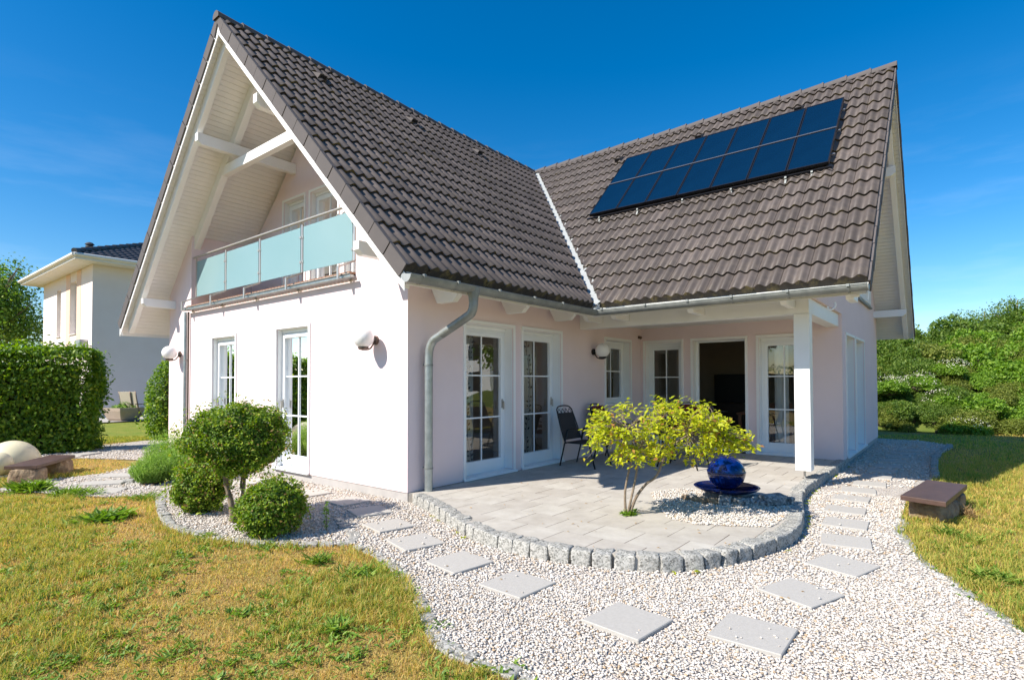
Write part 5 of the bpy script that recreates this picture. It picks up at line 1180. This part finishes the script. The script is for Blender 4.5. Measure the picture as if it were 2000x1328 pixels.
# green bank behind the right lawn
bx_=np.linspace(0,1,70)**1.3*32; by_=np.linspace(-34,9,80); gx,gy=np.meshgrid(bx_,by_,indexing='ij')
X=16.0-.45*(gy+5.4)*(gy<-5.4)+gx
def bank_h(g,y): return 3.5*(1-np.exp(-np.maximum(g-.25,0)/6.5))+1.1*np.clip((-y-5.5)/6,0,1)*np.clip((g-3)/6,0,1)
Z=GG-.02+bank_h(gx,gy)+.08*np.sin(gx*1.7+gy*1.3)*np.clip(gx,0,1)
ii=np.arange(70*80).reshape(70,80); BF=np.stack([ii[:-1,:-1].ravel(),ii[1:,:-1].ravel(),ii[1:,1:].ravel(),ii[:-1,1:].ravel()],1)
bk=np_mesh('bank',np.stack([X.ravel(),gy.ravel(),Z.ravel()],1),BF,M['bank'],None,None,True); bk['kind']='structure'
protos={}
def shrub_mesh(kind,seed):
    rng=np.random.default_rng(seed); parts=[]
    L={'olive':.085,'bright':.125,'green':.10,'flower':.10}[kind]
    for i in range(5):
        c=np.array([rng.normal(0,.34),rng.normal(0,.34),rng.uniform(.25,.62)]); s=rng.uniform(.45,.66)
        v,f,a=crown_leaves((s,s,s*.82),1500 if kind!='bright' else 900,L,rng,.2,5,.22,.55,.4,lo=-.5,tint_sd=.24); parts.append((v+c,f,a))
    return join(parts)
SHR=[]
rng=np.random.default_rng(88)
kinds={'olive':('olive_shrub','olive green shrub growing on the bank behind the right lawn','bankleaf3'),'bright':('broadleaf_shrub','bright green broad leaved shrub on the right of the bank','bankleaf2'),'green':('green_shrub','dense mid green shrub covering the bank behind the house','bankleaf'),'flower':('flowering_shrub','white flowering shrub on the bank behind the right lawn','bankleaf2')}
def place_shrub(kind,x,y,s,sz):
    v=int(rng.integers(2)); key=(kind,v); nm,lab,mt=kinds[kind]; g=x-(16.0-.45*(y+5.4)*(y<-5.4)); z=GG+float(bank_h(np.array(g),np.array(y)))-.08
    if key not in protos:
        o=thing(nm,lab,'shrub',(x,y,z),0,nm.replace('_',' ')+'s on the bank'); V,F,A=shrub_mesh(kind,900+sum(map(ord,kind))+v)
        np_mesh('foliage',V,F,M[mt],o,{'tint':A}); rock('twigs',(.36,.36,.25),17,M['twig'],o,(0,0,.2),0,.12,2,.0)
        if kind=='flower':
            r2=np.random.default_rng(5+v); n=240; D=unit(r2.normal(0,1,(n*3,3))); D=D[(D[:,2]>.1)]; k_=lump(D,np.random.default_rng(9+v),6,1,4)-1; D=D[k_>.15][:n]; n=len(D)
            P=D*np.array([.95,.95,.85])*r2.uniform(.92,1.08,(n,1))+np.array([0,0,.38]); V,F=leaf_geo(P,D+r2.normal(0,.4,(n,3)),r2.normal(0,1,(n,3)),np.full(n,.06),np.full(n,.05)); np_mesh('blossoms',V,F,M['blossom'],o,{'tint':np.repeat(r2.random(n),4)})
        protos[key]=o
    else:
        o=copy_tree(protos[key])
    o.location=(x,y,z); o.rotation_euler=(0,0,rng.uniform(0,6.28)); o.scale=(s,s,sz)
placed=[]
for k in range(2600):
    if len(placed)>=185: break
    g=.15+11.5*rng.random()**1.15; yy=rng.uniform(-15,2); x=16.0-.45*(yy+5.4)*(yy<-5.4)+g
    dd=np.array([x,yy,.5])-CAM; px=PPX+FPX*(dd@_r2)/(dd@_fw)
    if px<1660 or px>2110: continue
    sc_=(.48+.055*g)*rng.uniform(.7,1.45)
    if any((x-q[0])**2+(yy-q[1])**2<(.62*(sc_+q[2])*.75)**2 for q in placed): continue
    pt=vnoise(np.array([x+60.]),np.array([yy+60.]),.45,33)[0]; r=rng.random(); kind='olive' if pt+.25*(r-.5)>.47 else 'green'
    if px>1880 and g>.8 and r<.62: kind='bright'
    if px<1770 and g>4.5: kind='green'
    placed.append((x,yy,sc_)); place_shrub(kind,x,yy,sc_,sc_*rng.uniform(.85,1.35))
for (px,py,D) in ((1795,748,18.6),(1860,722,19.0),(1842,782,17.7),(1887,838,16.3),(1737,755,18.4)):
    p=at(px,py,D); place_shrub('flower',p[0],p[1],.62,.55); o=[q for q in bpy.data.objects if q.parent is None and q.name.startswith('flowering_shrub')][-1]; o.location.z=p[2]-.28
for i,(px,D,h,lab) in enumerate(((1925,28,3.2,'round topped green tree on top of the bank, left of two'),(1990,26,3.6,'taller green tree on top of the bank at the right edge'))):
    p=at(px,700,D); g=p[0]-16.0; tree('bank_tree',lab,(p[0],p[1],2.2),h,(1.9,1.9,1.4),9000,.10,150+i,M['bankleaf'],.12,.55,8)
# out-of-frame surroundings that show up only in the window glass
for i,(x,y,h) in enumerate(((-24,7,8.0),(-20,16,7.0),(-27,-3,9.0),(20,-14.5,6.0))):
    tree('garden_tree',['broad tree mirrored in the terrace door beside the post','tree mirrored in the front windows','tall tree mirrored in the porch windows','tree mirrored in the terrace door by the downpipe'][i],(x,y,GG),h,(h*.36,h*.36,h*.34),2600,.26,160+i,M['treeleaf'],.16,.6,6)
hedge('garden_hedge','long clipped hedge across the garden, mirrored in the porch windows',(-15,13),(-15,-12),1.0,2.3,7000,66,.17)
H=thing('white_house','white house across the garden, seen only as a reflection in the terrace doors','house',(31,-25,GG)); q=H
MB().box(-6,-5,0,6,5,5.2).build('wall',M['white'],q); MB().prism([(-6.5,-5.6,5.0),(-6.5,5.6,5.0),(-6.5,0,9.2)],(13,0,0)).build('roof',M['nbroof'],q)
for x in (-3.5,0,3.5): MB().box(-6.03,x-.6,.9,-6.001,x+.6,2.3).box(-6.03,x-.6,3.2,-6.001,x+.6,4.4).build('window',M['blackmetal'],q)
bn=thing('banner','white banner on a pole with dark letters, mirrored in the terrace door','banner',(12.4,-10.9,GG),-math.pi*.28)
MB().tube([(0,0,0),(0,0,4.2)],.035,10).build('pole',M['steel'],bn); MB().box(.05,-.006,1.05,.95,.006,4.1).build('cloth',M['banner'],bn)
fcu=bpy.data.curves.new('lettering','FONT'); fcu.body='STR'; fcu.size=.85; fcu.extrude=.002; fcu.space_character=1.05
ft=bpy.data.objects.new('lettering',fcu); col.objects.link(ft)
dg=bpy.context.evaluated_depsgraph_get(); me=bpy.data.meshes.new_from_object(ft.evaluated_get(dg)); bpy.data.objects.remove(ft); me.materials.clear(); me.materials.append(M['ink'])
for sgn in (1,):
    ft=bpy.data.objects.new('lettering',me); col.objects.link(ft); ft.parent=bn; ft.matrix_local=Matrix(((0,-1,0,.82),(0,0,-1,-.012),(1,0,0,1.5),(0,0,0,1)))

# ------------------------------------------------------------------ grass and weeds
def patch(P,seed=4): return .55*vnoise(P[:,0]+50,P[:,1]+50,.9,seed)+.3*vnoise(P[:,0]+50,P[:,1]+50,2.6,seed+1)+.15*vnoise(P[:,0]+50,P[:,1]+50,7,seed+2)
def blades(name,P,h,w,tint,m,seed,lean=.5):
    rng=np.random.default_rng(seed); n=len(P); a=rng.uniform(0,6.28,n); c,s=np.cos(a),np.sin(a); b=rng.uniform(0,6.28,n); ln=h*lean*rng.uniform(.1,1.3,n)
    lx,ly=np.cos(b)*ln,np.sin(b)*ln; z=np.full(n,GG)
    V=np.stack([np.stack([P[:,0]-c*w/2,P[:,1]-s*w/2,z],1),np.stack([P[:,0]+c*w/2,P[:,1]+s*w/2,z],1),np.stack([P[:,0]+lx*.35+c*w*.4,P[:,1]+ly*.35+s*w*.4,z+h*.6],1),np.stack([P[:,0]+lx*.35-c*w*.4,P[:,1]+ly*.35-s*w*.4,z+h*.6],1),np.stack([P[:,0]+lx,P[:,1]+ly,z+h*(1-.25*np.abs(ln/np.maximum(h,1e-4)))],1)],1)
    i=5*np.arange(n)[:,None]; F=np.concatenate([i+np.array([[0,1,2]]),i+np.array([[0,2,3]]),i+np.array([[3,2,4]])],0)
    o=np_mesh(name,V.reshape(-1,3),F,m,None,{'tint':np.repeat(tint,5)}); o['kind']='stuff'; return o
def lawn_pts(n,bounds,seed,dens):
    rng=np.random.default_rng(seed); P=np.column_stack([rng.uniform(bounds[0],bounds[1],n),rng.uniform(bounds[2],bounds[3],n)]); v,d=visible(P,30)
    ok=v&~inpoly(P,GRAVEL)&(d>1.2)&(d<16)&(rng.random(n)<np.clip((dens/d)**1.6,0,1))&~((P[:,0]>0)&(P[:,1]>-3.95)&(P[:,1]<7.9)&(P[:,0]<12.4))&~((P[:,0]>16)&(P[:,0]>16.0-.45*(P[:,1]+5.4)))
    return P[ok],d[ok]
P,d=lawn_pts(520000,(-4.6,-1.0,-5.2,9.5),1,2.6)
rng=np.random.default_rng(2); pn=patch(P); gr=np.clip((pn-.50)*4.5,0,1); tint=np.clip(rng.normal(.23,.18,len(P))+.55*gr*rng.random(len(P))**.7+(rng.random(len(P))<.14)*.4,0,1)
tu=vnoise(P[:,0]+50,P[:,1]+50,9.5,71); tint=np.clip(tint+(tu-.5)*.28,0,1)
blades('dry_grass',P,(.022+.034*gr)*rng.uniform(.45,1.5,len(P))*(.55+1.0*tu),.0034*np.clip(d/2.6,1,3.2),tint,M['grass'],3,.9)
P,d=lawn_pts(460000,(-.6,17.5,-9.5,-3.0),11,3.6)
pn=patch(P,9); gr=np.clip((pn-.36)*3.6,0,1); tint=np.clip(rng.normal(.45,.19,len(P))+.40*gr*rng.random(len(P))**.7,0,1)
tu=vnoise(P[:,0]+50,P[:,1]+50,8.5,73); tint=np.clip(tint+(tu-.5)*.25,0,1)
blades('lawn_grass',P,(.028+.03*gr)*rng.uniform(.5,1.35,len(P))*(.55+1.0*tu),.0036*np.clip(d/2.6,1,4),tint,M['grass'],4,.8)
P,d=lawn_pts(160000,(-3,6.5,11.6,20),12,12)
tint=np.clip(rng.normal(.74,.16,len(P)),0,1); blades('lawn_grass',P,.05*rng.uniform(.6,1.3,len(P)),np.full(len(P),.016),tint,M['grass'],5,.6)
# longer ragged grass along the edgings and in loose tufts
rng=np.random.default_rng(81); Q=[]
for pts in (LAWNE,BED[:12],REDGE):
    for p_,an in resample(pts,.05):
        if rng.random()<.75:
            sg=1 if pts is not REDGE else -1; c=np.array([p_.x-abs(math.sin(an))*.10-.03 if pts is not REDGE else p_.x, p_.y-.05*(pts is BED[:12]) if pts is not REDGE else p_.y-.09]); Q.append(c+rng.normal(0,.045,(int(rng.integers(5,22)),2)))
cl,_=lawn_pts(2600,(-4.6,-1.2,-5,6),83,9); k=patch(cl)
for p_ in cl[k>.535]: Q.append(p_+rng.normal(0,.02,(int(rng.integers(14,40)),2)))
cl,_=lawn_pts(1500,(-.6,9,-9,-5.2),84,9)
for p_ in cl: Q.append(p_+rng.normal(0,.025,(int(rng.integers(12,30)),2)))
Q=np.concatenate(Q); Q=Q[~inpoly(Q,GRAVEL)|(rng.random(len(Q))<.35)]
blades('long_grass',Q,rng.uniform(.05,.115,len(Q)),rng.uniform(.003,.0065,len(Q)),np.clip(rng.normal(.70,.2,len(Q)),0,1),M['grass'],86,1.0)
# low clover and small weeds spread through the lawn
def ground_weeds(bounds,n,seed,thr):
    rng=np.random.default_rng(seed); P,d=lawn_pts(n,bounds,seed+5,2.4); k=patch(P,4 if bounds[0]<-2 else 9)+rng.normal(0,.05,len(P)); P=P[k>thr]; Q=[];
    for p in P: Q.append(p+rng.normal(0,.022,(int(rng.integers(4,12)),2)))
    Q=np.concatenate(Q); n=len(Q); a=rng.uniform(0,6.28,n); el=rng.uniform(.1,1.1,n); Tn=np.column_stack([np.cos(a),np.sin(a),el]); Nn=np.column_stack([-np.cos(a)*el,-np.sin(a)*el,np.ones(n)])+rng.normal(0,.25,(n,3)); L=rng.uniform(.018,.055,n)
    V,F=leaf_geo(np.column_stack([Q,np.full(n,GG+.012)])+unit(Tn)*L[:,None]*.5,Nn,Tn,L,L*rng.uniform(.22,.5,n),.2)
    o=np_mesh('clover',V,F,M['weed'],None,{'tint':np.repeat(np.clip(rng.normal(.5,.28,n),0,1),4)}); o['kind']='stuff'
ground_weeds((-4.6,-1.0,-5.2,7),26000,301,.475); ground_weeds((-.6,12,-9,-5),8000,302,.45)
rng=np.random.default_rng(404); Q=[]
for p,an in resample(CURB,.19):
    if rng.random()<.45 and p.y<-.8: c=np.array([p.x+math.sin(an)*.045,p.y-math.cos(an)*.045]); Q.append(c+rng.normal(0,.012,(int(rng.integers(4,14)),2)))
Q=np.concatenate(Q); n=len(Q); a=rng.uniform(0,6.28,n); Tn=np.column_stack([np.cos(a),np.sin(a),rng.uniform(.4,1.6,n)]); L=rng.uniform(.02,.045,n)
V,F=leaf_geo(np.column_stack([Q,np.full(n,-.112)])+unit(Tn)*L[:,None]*.5,rng.normal(0,.4,(n,3))+np.array([0,0,1]),Tn,L,L*.5,.2); o=np_mesh('kerb_sprouts',V,F,M['yelleaf'],None,{'tint':np.repeat(np.clip(rng.normal(.35,.2,n),0,1),4)}); o['kind']='stuff'
rng=np.random.default_rng(505); P=np.column_stack([rng.uniform(-2.6,4,900),rng.uniform(-5.6,2.5,900)]); v_,d_=visible(P,0); P=P[v_&inpoly(P,GRAVEL)&~((P[:,0]>0)&(P[:,1]>-.05))][:150]; tz=np.where(inpoly(P,[(0,0)]+CURB+[(7,0)]),.006,-.094); n=len(P)
L=rng.uniform(.018,.042,n); V,F=leaf_geo(np.column_stack([P,tz]),rng.normal(0,.18,(n,3))+np.array([0,0,1]),rng.normal(0,1,(n,3))*np.array([1,1,.1]),L,L*.5,.15); o=np_mesh('fallen_leaves',V,F,M['drygrass'],None,{'tint':np.repeat(rng.random(n)*.6,4)}); o['kind']='stuff'
# taller weeds
wl_=[(190,1018,.17,120,'broad leafed weed patch in the dry lawn left of the boxwood bed',.055),(225,1012,.16,110,'second broad leafed weed beside the first near the boxwood bed',.05),(660,1235,.17,34,'spiky thistle-like weed in the lawn near the gravel edge',.022),(640,1228,.14,26,'small thistle-like weed beside the spiky one',.02),(560,1120,.08,18,'little weed rosette in the middle of the dry lawn',.02),(250,1105,.10,26,'low weed tuft in the left half of the dry lawn',.02),(400,1050,.11,40,'weed tuft against the front of the boxwood bed edging',.02),(520,1072,.10,46,'weed tuft below the right boxwood ball',.018),(700,1125,.13,170,'grassy green weed tuft at the lawn corner by the gravel',.012),(620,1100,.15,100,'grassy green weed tuft left of the lawn corner',.012),(480,1200,.09,24,'weed rosette in the lower lawn',.02),(90,1160,.09,24,'weed rosette near the left edge of the photo',.02),(330,1290,.10,30,'weed tuft at the bottom of the lawn',.014),(860,1225,.10,16,'lone weed growing between the lawn edging stones',.014),(1010,1310,.08,14,'weed at the bottom edge by the edging stones',.02),(172,966,.15,140,'fresh weed tuft between lawn and left gravel',.016),(60,960,.24,420,'bushy green weeds at the left edge in front of the bench',.03),(130,968,.18,200,'green weeds beside the bushy weeds at the left',.02),(285,975,.15,150,'grassy weed at the corner of the boxwood bed',.01),
 (1850,1045,.14,70,'leafy grass tuft beside the right bench',.012),(1900,1060,.14,60,'leafy grass tuft right of the bench tuft',.012),(1835,1075,.10,34,'small grass tuft near the right edging',.011),(1920,1135,.16,90,'large grass tuft in the foreground of the right lawn',.013),(1975,1140,.14,60,'grass tuft at the right edge of the photo',.013),(1905,935,.16,50,'tall grass tuft behind the right bench',.012)]
for i,(px,py,L,n,lab,w) in enumerate(wl_):
    p=onz(px,py,GG); rosette('weed',lab,'weed',(p[0],p[1],GG),n,L,w,700+i,M['weed'],1.1 if n>40 else .7,None,.085 if n>100 else .05 if n>40 else .02)
p=onz(637,1040,GG); tw=thing('tall_weed','tall single stemmed weed at the right end of the boxwood bed','weed',(p[0],p[1],GG))
MB().tube([(0,0,0),(.01,.01,.16),(.0,.0,.33)],[.004,.003,.0015],6).build('stem',M['twig'],tw); V,F,A=crown_leaves((.028,.028,.16),60,.045,np.random.default_rng(6),.1,3,.3,.35,.5); np_mesh('leaves',V+np.array([0,0,.19]),F,M['weed'],tw,{'tint':A})
p=onz(1885,1010,GG); rosette('straw_tuft','tuft of dry straw grass at the foot of the right bench','grass tuft',(p[0],p[1],GG),150,.17,.006,990,M['drygrass'],2.2,None,.05)
p=onz(1845,1012,GG); rosette('straw_tuft','second dry straw tuft in front of the bench boulder','grass tuft',(p[0],p[1],GG),110,.13,.006,991,M['drygrass'],2.0,None,.05)
